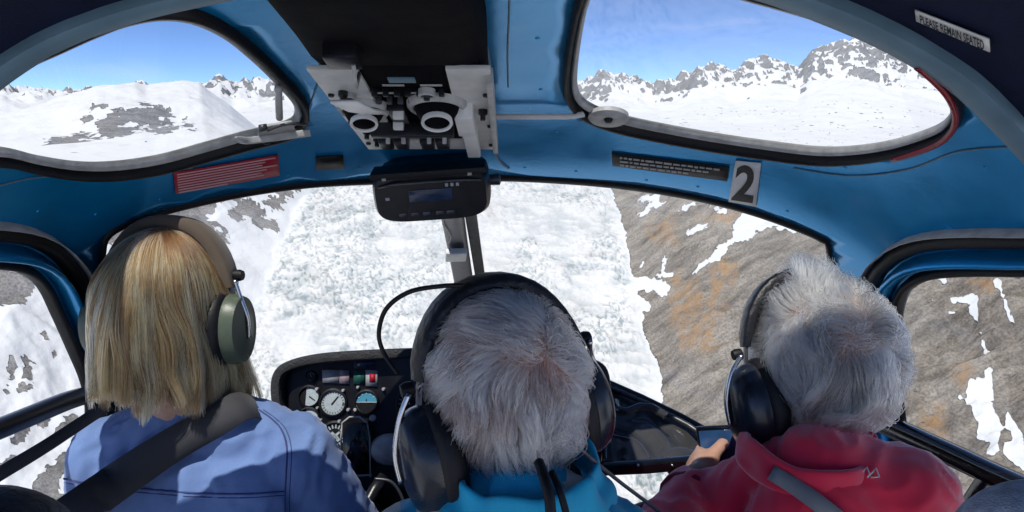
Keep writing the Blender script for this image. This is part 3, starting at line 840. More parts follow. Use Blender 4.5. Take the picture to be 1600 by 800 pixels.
def eyeball(px, py, R):
    c = on_plate(px, py, 0.002)
    F = frame_from(ndir)
    bm = revolve([(R * 1.02, 0.0), (R * 1.0, 0.006), (R * 0.9, 0.010), (R * 0.80, 0.009), (R * 0.74, 0.002)], place(c, F), 32)
    v = bm_obj('air_vent', bm, M['seal'], CON)
    bm = bmesh.new(); bmesh.ops.create_uvsphere(bm, u_segments=28, v_segments=16, radius=R * 0.76)
    bmesh.ops.transform(bm, matrix=Matrix.Translation(c + ndir * 0.003), verts=bm.verts[:])
    b = bm_obj('vent_ball', bm, M['matteblack'], v)
    aim = (ndir * 0.75 + (-c).normalized() * 0.45 + Vector((0, 0, -0.35))).normalized()
    cc = c + ndir * 0.003 + aim * R * 0.70
    bm = revolve([(R * 0.50, -0.006), (R * 0.53, 0.0), (R * 0.50, 0.0022), (R * 0.43, 0.0012), (R * 0.41, -0.004)], place(cc, frame_from(aim)), 28)
    bm_obj('nozzle', bm, M['white'], v)
    bm = revolve([(0, -0.001), (R * 0.42, -0.001), (R * 0.42, -0.005)], place(cc, frame_from(aim)), 24)
    bm_obj('nozzle_throat', bm, M['matteblack'], v)
eyeball(569, 163, 0.034); eyeball(683, 158, 0.038)
for px, py, R in ((546, 143, 0.0085), (667, 139, 0.0105)):
    c = on_plate(px, py, 0.001); F = frame_from(ndir)
    bm = revolve([(R, 0), (R, 0.008), (R * 0.8, 0.0095), (R * 0.68, 0.0085), (R * 0.62, 0.003)], place(c, F), 24)
    kb = bm_obj('switch_ring', bm, M['seal'], CON)
    bm = revolve([(0, 0.014), (R * 0.35, 0.013), (R * 0.45, 0.006), (R * 0.65, 0.003), (R * 0.65, 0)], place(c, F), 20)
    bm_obj('switch_knob', bm, M['plastic'], kb)
# long white lever hanging at the left of the console
a_, b_ = on_plate(539, 94, 0.046), on_plate(589, 133, 0.034)
lv = (b_ - a_)
bm = bmesh.new()
side = Vector((1, 0, 0))
w0, w1 = 0.0145, 0.0145
vv = [bm.verts.new(a_ - side * w0), bm.verts.new(a_ + side * w0), bm.verts.new((a_ + b_) / 2 + side * w0 + ndir * 0.003), bm.verts.new(b_ + side * w1), bm.verts.new(b_ - side * w1), bm.verts.new((a_ + b_) / 2 - side * w0 + ndir * 0.003)]
bm.faces.new((vv[0], vv[1], vv[2], vv[5])); bm.faces.new((vv[5], vv[2], vv[3], vv[4]))
o = bm_obj('brake_lever', bm, M['white'], CON); md = o.modifiers.new('t', 'SOLIDIFY'); md.thickness = 0.004; md.offset = 0
tube('lever_arm', [on_plate(553, 72, 0.02), on_plate(556, 84, 0.028), on_plate(558, 95, 0.03), on_plate(562, 100, 0.01)], 0.0022, M['seal'], CON)
box('lever_mount', (0.036, 0.035, 0.03), on_plate(536, 76, 0.002), RP, M['plastic'], CON, 0.004)
for py, h in ((160, 0.009), (178, 0.009)):
    box('latch_clip', (0.014, 0.009, 0.012), on_plate(623, py, 0.016), RP, M['white'], CON, 0.002)
box('latch_body', (0.022, 0.06, 0.018), on_plate(623, 169, 0.004), RP, M['plastic'], CON, 0.003)
for px in (604, 628, 668, 692):
    box('switch_block', (0.019, 0.036, 0.026), on_plate(px, 203, 0.012), RP, M['plastic'], CON, 0.003)
    box('toggle', (0.006, 0.006, 0.014), on_plate(px + 3, 191, 0.024), RP, M['seal'], CON, 0.0015)
box('switch_bar', (0.115, 0.014, 0.022), on_plate(645, 190, 0.012), RP, M['plastic'], CON, 0.003)
for i_ in range(7):
    box('breaker', (0.007, 0.007, 0.010), pc + Vector((-0.040 + 0.0135 * i_, 0, 0)) + vdir * 0.072 + ndir * 0.004, RP, M['dmetal'], CON, 0.0015)
    box('breaker', (0.007, 0.007, 0.010), pc + Vector((-0.040 + 0.0135 * i_, 0, 0)) + vdir * 0.100 + ndir * 0.004, RP, M['plastic'], CON, 0.0015)
for i_, (lx, ly) in enumerate(((-0.030, 0.088), (0.010, 0.088), (0.030, 0.115), (-0.015, 0.115))):
    box('label_strip', (0.026, 0.005, 0.001), pc + Vector((lx, 0, 0)) + vdir * ly + ndir * 0.0005, RP, M['seal'], CON, 0.0003)
for lx, ly in ((-0.078, 0.10), (-0.072, 0.045), (-0.082, -0.06), (-0.075, -0.10), (0.088, 0.03)):
    bm = revolve([(0.006, 0), (0.006, 0.006), (0.0035, 0.008), (0.0035, 0.014), (0, 0.0145)], place(pc + Vector((lx, 0, 0)) + vdir * ly + ndir * 0.003, frame_from(ndir)), 14); bm_obj('switch', bm, M['plastic'], CON)
box('indicator_lamp', (0.010, 0.008, 0.008), on_plate(654, 211, 0.006), RP, M['white'], CON, 0.002)
box('data_plate', (0.03, 0.014, 0.002), on_plate(628, 106, 0.014), RP, M['bow'], CON, 0.0005)

for pth_, rr_ in (([(728, -30), (740, 10), (754, 50), (764, 95), (769, 160), (772, 225), (780, 250), (795, 262)], 0.0022), ([(797, -40), (795, 30), (793, 80), (794, 135)], 0.0012), ([(486, 60), (500, 110), (480, 175), (470, 215)], 0.0012), ([(-40, 300), (60, 276), (180, 276), (300, 262)], 0.0012), ([(1240, 262), (1330, 274), (1420, 264), (1500, 236), (1600, 228)], 0.0014)):
    q = catmull(pth_, 8); tube('panel_seam', [Vector(S(a, b, 0.0008)) for a, b in q], rr_, M['bow'], HELI, seg=6)
for a, b in ((560, 262), (820, 262), (900, 268), (1010, 282), (1090, 292), (450, 275), (250, 312), (150, 335), (1230, 330), (840, 60), (845, 140), (870, 205), (1050, 228), (1320, 262), (1540, 262), (60, 330)):
    bm = revolve([(0, 0.0016), (0.0022, 0.0014), (0.0032, 0)], place(Vector(S(a, b, 0.0)), frame_from(Vector(shell_normal(S(a, b).reshape(1, 3))[0]))), 10); bm_obj('rivet', bm, M['blue'], HELI)
# magnetic compass / display box hung under the middle of the header
cc = P(678, 289, 1.22)
bm = bmesh.new()
R0 = frame_from((P(678, 289, 0) - P(678, 289, 1)).normalized())
Rc = Matrix.Rotation(math.radians(-4), 3, 'Y') @ Matrix.Rotation(math.radians(12), 3, 'X')
mtc = place(cc, Rc)
# rounded body: superellipse rings from the back to the front
rings = []
for yy, sc in ((0.06, 0.8), (0.03, 0.97), (-0.01, 1.0), (-0.045, 0.985), (-0.058, 0.93)):
    ring = []
    for a in range(40):
        t = 2 * math.pi * a / 40
        c_, s_ = math.cos(t), math.sin(t)
        c_ = math.copysign(abs(c_) ** 0.42, c_); s_ = math.copysign(abs(s_) ** 0.5, s_)
        ring.append(bm.verts.new(mtc @ Vector((0.099 * c_ * sc, yy, 0.046 * s_ * sc))))
    rings.append(ring)
for r0, r1 in zip(rings[:-1], rings[1:]):
    for a in range(40): bm.faces.new((r0[a], r0[(a + 1) % 40], r1[(a + 1) % 40], r1[a]))
bm.faces.new(rings[0]); bm.faces.new(rings[-1][::-1])
DB = bm_obj('display_box', bm, M['plastic'], HELI, sharp=50)
tube('visor_edge', [mtc @ Vector(v) for v in ((-0.085, -0.058, 0.020), (-0.06, -0.066, 0.026), (0, -0.068, 0.027), (0.06, -0.066, 0.026), (0.085, -0.058, 0.022))], 0.0028, M['dmetal'], DB)
box('hood', (0.19, 0.05, 0.012), mtc @ Vector((0, -0.042, 0.040)), Rc, M['black'], DB, 0.004)
M['lcd'] = mat_simple('dark_blue_screen', (0.03, 0.05, 0.10), 0.15, 0, 0.5, 0.3, 60)
box('screen', (0.072, 0.004, 0.020), mtc @ Vector((0.0, -0.0585, 0.002)), Rc, M['lcd'], DB, 0.001)
for dx in (-0.05, -0.03, -0.01, 0.012, 0.03): box('button', (0.013, 0.005, 0.007), mtc @ Vector((dx, -0.058, -0.030)), Rc, M['dmetal'], DB, 0.0015)
for k_ in range(3): box('warning_lamp', (0.005, 0.004, 0.006), mtc @ Vector((0.028 + 0.009 * k_, -0.0588, 0.018)), Rc, M['seal'], DB, 0.001)
for dx, dz in ((-0.072, 0.036), (0.068, 0.036), (-0.072, 0.0)): box('screw', (0.007, 0.004, 0.005), mtc @ Vector((dx, -0.066 if dz > 0.01 else -0.0585, dz)), Rc, M['seal'], DB, 0.001)
bm = revolve([(0.009, 0), (0.010, 0.016), (0.006, 0.018), (0, 0.018)], mtc @ place((0.098, 0, 0.002), frame_from((1, 0, 0))), 16)
bm_obj('side_knob', bm, M['dmetal'], DB)

# centre post of the windscreen
def post(px0, py0, px1, py1, off):
    t = np.linspace(0, 1, 12); return S(px0 + (px1 - px0) * t, py0 + (py1 - py0) * t, off)
ctr = lambda px0, px1, off: post(px0, 318, px1, 600, off)
pn = shell_normal(ctr(704, 752, 0))
PO = tube('centre_post', ctr(705, 752, 0.014), 0.026, M['dmetal'], HELI, seg=12, flat=(1, 0.7), ups=pn)
tube('post_strip', ctr(734, 776, 0.012), 0.0135, M['black'], PO, seg=10, flat=(1, 0.7), ups=pn)
q = S(711, 373, 0.044); qn = Vector(shell_normal(S(710, 374).reshape(1, 3))[0])
box('clip', (0.05, 0.048, 0.016), q, frame_from(qn), M['grey'], PO, 0.003)
tube('wire', [S(x, y, 0.036) for x, y in catmull([(690, 325), (697, 336), (703, 348), (700, 358)], 4)], 0.0016, M['seal'], PO, seg=6)

# white rod from the console to the right roof window, and the round vent disc
rod = [Vector(S(x, 171 + (0 if x < 890 else (x - 890) * -0.18), 0.012)) for x in np.linspace(760, 912, 12)]
tube('hold_rod', rod, 0.0062, M['white'], HELI, seg=10, flat=(0.9, 0.45), ups=[Vector((0, -0.5, -0.8))] * 12)
c = Vector(S(951, 177, 0.006)); nn = Vector(shell_normal(np.array(c).reshape(1, 3))[0])
bm = revolve([(0.031, -0.004), (0.032, 0.003), (0.028, 0.006), (0.012, 0.006), (0.007, 0.004)], place(c, frame_from(nn)), 32)
vd = bm_obj('vent_disc', bm, M['seal'], HELI)
bm = revolve([(0, 0.010), (0.005, 0.009), (0.0075, 0.003), (0.0075, 0)], place(c, frame_from(nn)), 16)
bm_obj('vent_knob', bm, M['black'], vd)

# vent bracket in the corner of the left roof window
sp = lambda x, y, o=0.02: Vector(S(x, y, o))
bm = bmesh.new()
LB = tube('vent_bracket', [sp(x, y, 0.03) for x, y in catmull([(358, 184), (372, 190), (400, 188), (440, 183), (478, 178)], 4)], list(np.interp(np.linspace(0, 1, 17), [0, 0.2, 1], [0.0015, 0.007, 0.0078])), M['seal'], HELI, seg=10, flat=(1, 0.7))
patch('bracket_plate', [(402, 171), (450, 164), (456, 180), (395, 186)], 4, 2, onS(0.026), M['seal'], LB, 0.005)
tube('bracket_wire', [sp(x, y, 0.032) for x, y in catmull([(398, 176), (412, 170), (430, 163), (450, 160), (470, 162)], 4)], 0.0022, M['dmetal'], LB, seg=8)
tube('bracket_post', [sp(432, 122, 0.012), sp(431, 140, 0.018), sp(430, 158, 0.026)], 0.0048, M['seal'], LB, seg=8)
for x, y, r in ((392, 197, 0.005), (410, 200, 0.007), (425, 197, 0.006), (445, 192, 0.007), (455, 188, 0.007)):
    bm = bmesh.new(); bmesh.ops.create_uvsphere(bm, u_segments=10, v_segments=8, radius=r)
    bmesh.ops.transform(bm, matrix=Matrix.Translation(sp(x, y, 0.02)), verts=bm.verts[:]); bm_obj('latch_knob', bm, M['black'] if r > 0.0055 else M['dmetal'], LB)
patch('hinge_block', [(395, 165), (408, 163), (408, 174), (394, 176)], 1, 1, onS(0.032), M['dmetal'], LB, 0.006)

# instrument panel
pnl_n = Vector((0, -0.94, 0.34)).normalized(); pnl_o = P(640, 640, 1.55)
on_pnl = lambda px, py, off=0.0: plane_hit(px, py, pnl_o, pnl_n, off)
outl = catmull([(437, 612), (440, 584), (458, 569), (505, 558), (590, 552), (690, 549), (800, 551), (880, 557), (925, 567), (942, 586), (946, 650), (944, 740), (900, 760), (640, 762), (545, 760), (500, 742), (462, 690), (443, 650)], 5, True)
front = [on_pnl(a, b, 0.0) for a, b in outl]; nF = len(front)
back = [p - pnl_n * 0.13 + Vector((0, 0, -0.01)) for p in front]
IP = mesh_obj('instrument_panel', front + back, [tuple(range(nF))] + [(i, nF + i, nF + (i + 1) % nF, (i + 1) % nF) for i in range(nF)] + [tuple(range(2 * nF - 1, nF - 1, -1))], M['plastic'], HELI, smooth=False)
M['hood'] = mat_simple('dark_grey_vinyl', (0.03, 0.03, 0.032), 0.55, 0, 0.4, 0.25, 40, 0.3, 220)
top = [i for i in range(nF) if outl[i][1] < 660]
lip = catmull([(444, 650), (438, 612), (441, 584), (459, 569), (505, 558), (590, 552), (690, 549), (800, 551), (880, 557), (925, 567), (942, 586), (946, 650)], 5)
tube('glareshield', [on_pnl(a, b + 2, 0.016) for a, b in lip], 0.0115, M['hood'], IP, seg=12, flat=(1.0, 1.9), ups=[pnl_n] * len(lip))
M['face'] = mat_simple('gauge_face', (0.50, 0.57, 0.60), 0.35, 0, 0.4, 0.12, 200)
M['skyblue'] = mat_simple('horizon_blue', (0.08, 0.33, 0.48), 0.3)
M['green'] = mat_simple('dark_green', (0.015, 0.10, 0.08), 0.5)
FP = frame_from(pnl_n)
def gauge(px, py, Rpx, style):
    R = Rpx / FPX * (on_pnl(px, py).length) * 0.98
    c = on_pnl(px, py, 0.001); bm = bmesh.new(); mats = []
    mtx = place(c, FP)
    def add(profile, mi):
        n0 = len(bm.faces); revolve(profile, mtx, 28, bm)
        bm.faces.ensure_lookup_table()
        for f in bm.faces[n0:]: f.material_index = mi
    add([(R * 1.22, 0.0), (R * 1.2, 0.006), (R * 1.05, 0.008), (R, 0.005), (R, 0.002)], 0)
    add([(R, 0.0025), (0, 0.0025)], 1)
    def quad(a, r0, r1, w, mi, z=0.0035):
        d = Vector((math.cos(a), math.sin(a), 0)); s = Vector((-d.y, d.x, 0))
        f = bm.faces.new([bm.verts.new(mtx @ (d * r0 * R - s * w * R + Vector((0, 0, z)))), bm.verts.new(mtx @ (d * r1 * R - s * w * R * 0.6 + Vector((0, 0, z)))), bm.verts.new(mtx @ (d * r1 * R + s * w * R * 0.6 + Vector((0, 0, z)))), bm.verts.new(mtx @ (d * r0 * R + s * w * R + Vector((0, 0, z))))])
        f.material_index = mi
    def half(a0, a1, mi, r=0.98, z=0.003):
        vs_ = [bm.verts.new(mtx @ Vector((math.cos(a) * R * r, math.sin(a) * R * r, z))) for a in np.linspace(a0, a1, 16)]
        f = bm.faces.new(vs_); f.material_index = mi
    if style == 'white':
        for k_ in range(24): quad(2 * math.pi * k_ / 24, 0.78, 0.94, 0.03, 0)
        quad(0.9, -0.2, 0.7, 0.06, 0, 0.004); quad(-0.1, 0.8, 0.96, 0.1, 3)
    elif style == 'horizon':
        half(0.05, math.pi - 0.05, 2)
        half(-math.pi + 0.05, -0.05, 0)
        quad(0, 0.15, 0.6, 0.05, 1, 0.004); quad(math.pi, 0.15, 0.6, 0.05, 1, 0.004); quad(math.pi / 2, 0.1, 0.3, 0.05, 0, 0.004)
        for k_ in range(5): quad(0.6 + k_ * 0.5, 0.75, 0.95, 0.05, 1, 0.004)
    elif style == 'halfdark':
        half(-2.2, 0.75, 0) if False else half(1.9, 4.3, 0, 1.0)
        quad(-0.6, 0.0, 0.8, 0.06, 0, 0.004)
    elif style == 'rose':
        half(0, 2 * math.pi * 0.999, 0, 0.98)
        for k_ in range(18): quad(2 * math.pi * k_ / 18 + 0.1, 0.6, 0.92, 0.07, 1, 0.004)
        quad(0.7, -0.5, 0.5, 0.13, 1, 0.005); quad(2.3, -0.35, 0.4, 0.16, 1, 0.005); quad(-0.8, 0.1, 0.5, 0.2, 1, 0.005)
    elif style == 'dark':
        half(0, 2 * math.pi * 0.999, 0, 0.98)
        for k_ in range(10): quad(2 * math.pi * k_ / 14 + 0.5, 0.7, 0.9, 0.04, 1, 0.004)
        quad(2.0, -0.1, 0.7, 0.05, 1, 0.005)
    me_o = bm_obj('gauge', bm, None, IP, smooth=True)
    for mm_ in ('black', 'face', 'skyblue', 'green'): me_o.data.materials.append(M[mm_])
    return me_o
gauge(521, 629, 18, 'white'); gauge(573, 628, 16, 'horizon'); gauge(484, 619, 14, 'halfdark'); gauge(483, 653, 14, 'halfdark'); gauge(524, 681, 19, 'rose')
gauge(487, 588, 7, 'dark'); gauge(640, 630, 18, 'dark'); gauge(690, 630, 18, 'white'); gauge(740, 640, 18, 'dark'); gauge(800, 640, 18, 'horizon'); gauge(850, 640, 16, 'dark')
M['label'] = mat_simple('label_grey', (0.42, 0.43, 0.45), 0.5, 0, 0.3, 0.15, 150)
M['pinklabel'] = mat_simple('label_pink', (0.42, 0.32, 0.35), 0.5)
onp = lambda off: (lambda px, py: on_pnl(px, py, off))
lb = patch('radio_panel', [(504, 578), (530, 578), (530, 599), (505, 598)], 1, 1, onp(0.003), M['label'], IP, 0.003)
patch('radio_panel', [(531, 578), (546, 579), (546, 600), (531, 599)], 1, 1, onp(0.003), M['pinklabel'], IP, 0.003)
patch('warning_panel', [(553, 579), (570, 580), (570, 600), (553, 600)], 1, 1, onp(0.003), M['green'], IP, 0.003)
patch('warning_panel', [(572, 578), (590, 579), (590, 604), (572, 603)], 1, 1, onp(0.003), M['label'], IP, 0.003)
patch('red_tag', [(578, 584), (587, 584), (587, 597), (578, 597)], 1, 1, onp(0.005), M['red'], IP, 0.002)
patch('name_strip', [(553, 563), (586, 561), (586, 573), (553, 575)], 1, 1, onp(0.003), M['lcd'], IP, 0.002)
for a, b in ((496, 608), (537, 610), (502, 656), (531, 658), (583, 653), (560, 605), (600, 608), (545, 640), (506, 665), (556, 640), (497, 637), (510, 712), (520, 717), (534, 716)):
    R = random.uniform(0.003, 0.0042) if (a, b) != (583, 653) else 0.0075
    bm = revolve([(R, 0), (R, 0.008), (R * 0.7, 0.01), (0, 0.01)], place(on_pnl(a, b, 0.0), FP), 12)
    bm_obj('knob', bm, M['label'], IP)
for k_ in range(5): patch('radio_strip', [(492 + 3 * k_, 706 + 6 * k_), (532, 706 + 6 * k_), (532, 709 + 6 * k_), (492 + 3 * k_, 709 + 6 * k_)], 1, 1, onp(0.002), M['dmetal'] if k_ != 2 else M['label'], IP, 0.002)
# black display slab in a pale frame mounted on the panel
slab = patch('moving_map_display', [(541, 658), (579, 658), (583, 736), (542, 737)], 1, 1, onp(0.030), M['blackgloss'], IP, 0.012)
tube('display_frame', [on_pnl(a, b, 0.034) for a, b in catmull([(541, 658), (578, 658), (583, 734), (581, 738), (545, 739), (542, 736)], 3, True)], 0.0022, M['seal'], IP, seg=6, closed=True)
# pedestal below the panel and its pale throttle cover
pb = on_pnl(640, 690, 0.02)
box('pedestal', (0.42, 0.26, 0.62), (pb.x + 0.07, pb.y + 0.16, pb.z - 0.36), None, M['plastic'], HELI, 0.02)
bm = bmesh.new(); bmesh.ops.create_uvsphere(bm, u_segments=20, v_segments=12, radius=1)
bmesh.ops.transform(bm, matrix=place(on_pnl(612, 700, 0.02), FP) @ Matrix.Diagonal((0.045, 0.034, 0.03, 1)), verts=bm.verts[:])
bm_obj('pedestal_cover', bm, M['seal'], HELI)
tube('cyclic_stick', [P(560, 900, 1.3), P(566, 800, 1.36), P(585, 765, 1.38), P(600, 745, 1.4)], 0.012, M['plastic'], HELI)
tube('cable', [P(x, y, 1.3) for x, y in catmull([(585, 748), (610, 752), (625, 770), (632, 790), (640, 820)], 5)], 0.003, M['dmetal'], HELI, seg=6)

# moulded black side tray right of the panel
A_, B_, C_, D_ = P(938, 594, 1.60), P(1132, 690, 1.50), P(1088, 722, 1.30), P(944, 732, 1.30)
M['tray'] = mat_simple('gloss_grey_vinyl', (0.055, 0.055, 0.058), 0.16, 0.0, 0.7, 0.25, 12, 0.03, 80)
nx, ny = 48, 30; v, f = [], []
for j in range(ny + 1):
    for i in range(nx + 1):
        s, t = i / nx, j / ny
        p = (A_ * (1 - s) + B_ * s) * (1 - t) + (D_ * (1 - s) + C_ * s) * t
        edge = min(1, 6 * min(t, 1 - t)) * min(1, 8 * min(s + 0.05, 1.05 - s))
        fold = 0.5 * math.sin(9 * s + 7 * t + 2.0 * math.sin(4 * t + 3 * s)) + 0.6 * math.sin(14 * t - 6 * s + 1.5 * math.sin(7 * s)) + 0.4 * math.sin(3 + 17 * s * t + 5 * s)
        v.append(p + Vector((0, 0, -0.030 * edge + 0.013 * fold * edge)))
for j in range(ny):
    for i in range(nx):
        a = j * (nx + 1) + i; f.append((a, a + nx + 1, a + nx + 2, a + 1))
TR = mesh_obj('side_tray', v, f, M['tray'], HELI); md = TR.modifiers.new('t', 'SOLIDIFY'); md.thickness = 0.006; md.offset = 1
tube('tray_rim', [P(905, 588, 1.62), A_, P(1000, 621, 1.58), P(1066, 653, 1.54), B_, P(1165, 716, 1.48), P(1200, 750, 1.46), P(1240, 800, 1.44)], 0.009, M['plastic'], TR, seg=10)
tube('tray_rail', [P(930, 733, 1.30), D_, P(1010, 729, 1.30), C_, P(1120, 716, 1.32)], 0.0115, M['blackgloss'], TR, seg=10, flat=(1, 1))
tube('tray_rib', [P(x, y, d) for x, y, d in ((950, 607, 1.57), (975, 615, 1.555), (1020, 635, 1.53), (1075, 664, 1.49), (1110, 688, 1.45))], 0.006, M['dmetal'], TR, seg=8)
tube('tray_handle', [P(x, y, d) for x, y, d in ((962, 628, 1.5), (965, 640, 1.47), (980, 643, 1.46), (1000, 635, 1.47), (1018, 636, 1.46), (1040, 650, 1.44))], 0.008, M['tray'], TR, seg=10)
for x in (997, 1050): 
    bm = bmesh.new(); bmesh.ops.create_uvsphere(bm, u_segments=8, v_segments=6, radius=0.0028)
    bmesh.ops.transform(bm, matrix=Matrix.Translation(P(x, 727, 1.287)), verts=bm.verts[:]); bm_obj('screw', bm, M['metal'], TR)
box('side_column', (0.055, 0.10, 0.6), P(918, 690, 1.36) + Vector((0, 0.03, -0.22)), None, M['plastic'], HELI, 0.012)

# door rails
lr = catmull([(-140, 690), (-60, 660), (0, 637), (60, 615), (104, 604), (122, 606), (131, 618), (136, 640)], 6)
DL = tube('door_rail', [Vector(S(a, b, 0.045)) for a, b in lr], 0.0125, M['plastic'], HELI, seg=12, flat=(1, 1))
tube('door_lever', [Vector(S(a, b, 0.05)) for a, b in ((108, 628), (116, 642), (128, 662))], 0.0062, M['plastic'], DL, seg=10)
rrp = catmull([(1372, 633), (1400, 647), (1450, 670), (1530, 706), (1600, 738), (1700, 780)], 5)
DR = tube('door_rail', [Vector(S(a, b, 0.04)) for a, b in rrp], 0.0145, M['blackgloss'], HELI, seg=12, flat=(1, 1))
tube('rail_trim', [Vector(S(a, b + 15, 0.045)) for a, b in rrp], 0.004, M['dmetal'], DR, seg=8)
tube('rail_bracket', [Vector(S(a, b, 0.04)) for a, b in ((1592, 736), (1578, 752), (1562, 776), (1545, 810))], 0.010, M['blackgloss'], DR, seg=10, flat=(1.2, 1))

# low seats under the three people and the rounded seat tops behind them
M['leather'] = mat_simple('dark_grey_leather', (0.035, 0.037, 0.042), 0.5, 0, 0.4, 0.25, 30, 0.35, 120)
M['greyblue'] = mat_simple('grey_blue_fabric', (0.48, 0.50, 0.54), 0.85, 0, 0.2, 0.25, 90, 0.4, 500)
def cushion(name, c, size, mat, parent, bev):
    bm = bmesh.new(); bm_box(bm, size, Matrix.Translation(Vector(c)), bev, 4); return bm_obj(name, bm, mat, parent)
for x, y in ((-0.46, 1.0), (-0.01, 0.8), (0.42, 0.98)):
    st = cushion('seat', (x, y + 0.06, -1.12), (0.40, 0.46, 0.12), M['leather'], HELI, 0.03)
    cushion('seat_back', (x, y - 0.27, -0.90), (0.40, 0.08, 0.36), M['leather'], st, 0.03)
    cushion('seat_base', (x, y + 0.06, -1.33), (0.36, 0.40, 0.32), M['plastic'], st, 0.01)
def rounded_top(name, pts, rads, mat):
    return tube(name, pts, rads, mat, HELI, seg=20)
bm = bmesh.new(); bmesh.ops.create_uvsphere(bm, u_segments=32, v_segments=20, radius=1)
bmesh.ops.transform(bm, matrix=Matrix.Translation(P(-10, 905, 0.62)) @ Matrix.Diagonal((0.085, 0.06, 0.085, 1)), verts=bm.verts[:])
hr_ = bm_obj('head_rest', bm, M['leather'], HELI)
tube('seam', [P(-10, 905, 0.62) + Vector((0.0855 * math.cos(a), -0.02, 0.0855 * math.sin(a) * 0.98)) for a in np.linspace(0.1, 2.6, 24)], 0.0018, M['plastic'], hr_, seg=6)
bm = bmesh.new(); bmesh.ops.create_uvsphere(bm, u_segments=32, v_segments=20, radius=1)
bmesh.ops.transform(bm, matrix=Matrix.Translation(P(1625, 900, 0.66)) @ Matrix.Rotation(math.radians(-18), 4, 'Y') @ Matrix.Diagonal((0.088, 0.07, 0.092, 1)), verts=bm.verts[:])
hr_ = bm_obj('head_rest', bm, M['greyblue'], HELI)
tube('seam', [P(1625, 900, 0.66) + Vector((0.087 * math.cos(a), -0.03, 0.088 * math.sin(a))) for a in np.linspace(0.4, 2.9, 24)], 0.0016, M['plastic'], hr_, seg=6)
# ------------------------------------------------------------------ people
from mathutils.bvhtree import BVHTree
from mathutils import noise as mnoise
def capsule(p0, p1, r0, r1, seg=16, cap=5, squash=None):
    p0, p1 = Vector(p0), Vector(p1); ax = p1 - p0; L = ax.length
    F = frame_from(ax if L > 1e-6 else Vector((0, 0, 1)))
    prof = []
    for k_ in range(cap + 1):
        a = math.pi / 2 * k_ / cap; prof.append((math.sin(a) * r0, -math.cos(a) * r0))
    for k_ in range(cap + 1):
        a = math.pi / 2 * k_ / cap; prof.append((math.cos(a) * r1, L + math.sin(a) * r1))
    v, f, idx = [], [], []
    for r, z in prof:
        if r < 1e-6: idx.append([len(v)]); v.append(p0 + F @ Vector((0, 0, z)))
        else:
            idx.append(list(range(len(v), len(v) + seg)))
            for s in range(seg):
                a = 2 * math.pi * s / seg; v.append(p0 + F @ Vector((r * math.cos(a), r * math.sin(a), z)))
    for a, b in zip(idx[:-1], idx[1:]):
        for s in range(seg):
            s2 = (s + 1) % seg
            if len(a) == 1: f.append((a[0], b[s2], b[s]))
            elif len(b) == 1: f.append((a[s], a[s2], b[0]))
            else: f.append((a[s], a[s2], b[s2], b[s]))
    return v, f
def ellipsoid(c, rad, R=None, u=24, w=14):
    R = R or Matrix.Identity(3); v, f = [], []
    c = Vector(c); v.append(c + R @ Vector((0, 0, -rad[2])))
    for j in range(1, w):
        t = -math.pi / 2 + math.pi * j / w
        for i in range(u):
            a = 2 * math.pi * i / u
            v.append(c + R @ Vector((rad[0] * math.cos(t) * math.cos(a), rad[1] * math.cos(t) * math.sin(a), rad[2] * math.sin(t))))
    v.append(c + R @ Vector((0, 0, rad[2]))); n = len(v)
    for i in range(u): f.append((0, 1 + (i + 1) % u, 1 + i))
    for j in range(w - 2):
        for i in range(u):
            a = 1 + j * u + i; b = 1 + j * u + (i + 1) % u; f.append((a, b, b + u, a + u))
    for i in range(u): f.append((n - 1 - u + i, n - 1 - u + (i + 1) % u, n - 1))
    return v, f
def blob(name, prims, voxel, mat, parent, smooth=6, wrinkle=0.0, wscale=14.0, stretch=(1, 1, 1), seed=0.0, fine=0.0):
    """one continuous skin over many overlapping solids"""
    V, Fc = [], []
    for v, f in prims:
        b = len(V); V += v; Fc += [tuple(i + b for i in q) for q in f]
    me = bpy.data.meshes.new('tmp'); me.from_pydata([tuple(p) for p in V], [], Fc); me.update()
    ob = bpy.data.objects.new('tmp', me); col.objects.link(ob)
    md = ob.modifiers.new('r', 'REMESH'); md.mode = 'VOXEL'; md.voxel_size = voxel
    ms = ob.modifiers.new('s', 'SMOOTH'); ms.factor = 0.5; ms.iterations = smooth
    dg = bpy.context.evaluated_depsgraph_get(); dg.update()
    out = bpy.data.meshes.new_from_object(ob.evaluated_get(dg)); out.name = name
    bpy.data.objects.remove(ob); bpy.data.meshes.remove(me)
    out.materials.clear(); out.materials.append(mat)
    out.polygons.foreach_set('use_smooth', [True] * len(out.polygons))
    if wrinkle:
        n = len(out.vertices)
        co = np.empty(n * 3, np.float32); out.vertices.foreach_get('co', co); co = co.reshape(-1, 3)
        no = np.empty(n * 3, np.float32); out.vertex_normals.foreach_get('vector', no); no = no.reshape(-1, 3)
        st = np.array(stretch)
        d = np.empty(n)
        for i in range(n):
            q = Vector(co[i] * st * wscale) + Vector((seed, seed * 2, -seed))
            w = mnoise.noise(q); q2 = q * 2.1 + Vector((w, w, w)) * 1.3
            d[i] = (1 - 2 * abs(mnoise.noise(q2))) * 0.6 + w * 0.8
            if fine: d[i] += fine * mnoise.noise(q * 6)
        co = co + no * (d * wrinkle)[:, None]
        out.vertices.foreach_set('co', co.astype(np.float32).ravel()); out.update()
    o = bpy.data.objects.new(name, out); col.objects.link(o)
    if parent is not None: o.parent = parent; o.matrix_parent_inverse = Matrix.Translation(-Vector(world_loc(parent)))
    return o
def bvh_of(o):
    dg = bpy.context.evaluated_depsgraph_get(); dg.update()
    e = o.evaluated_get(dg); me = e.to_mesh()
    mw = o.matrix_world
    t = BVHTree.FromPolygons([mw @ v.co for v in me.vertices], [tuple(p.vertices) for p in me.polygons])
    e.to_mesh_clear(); return t
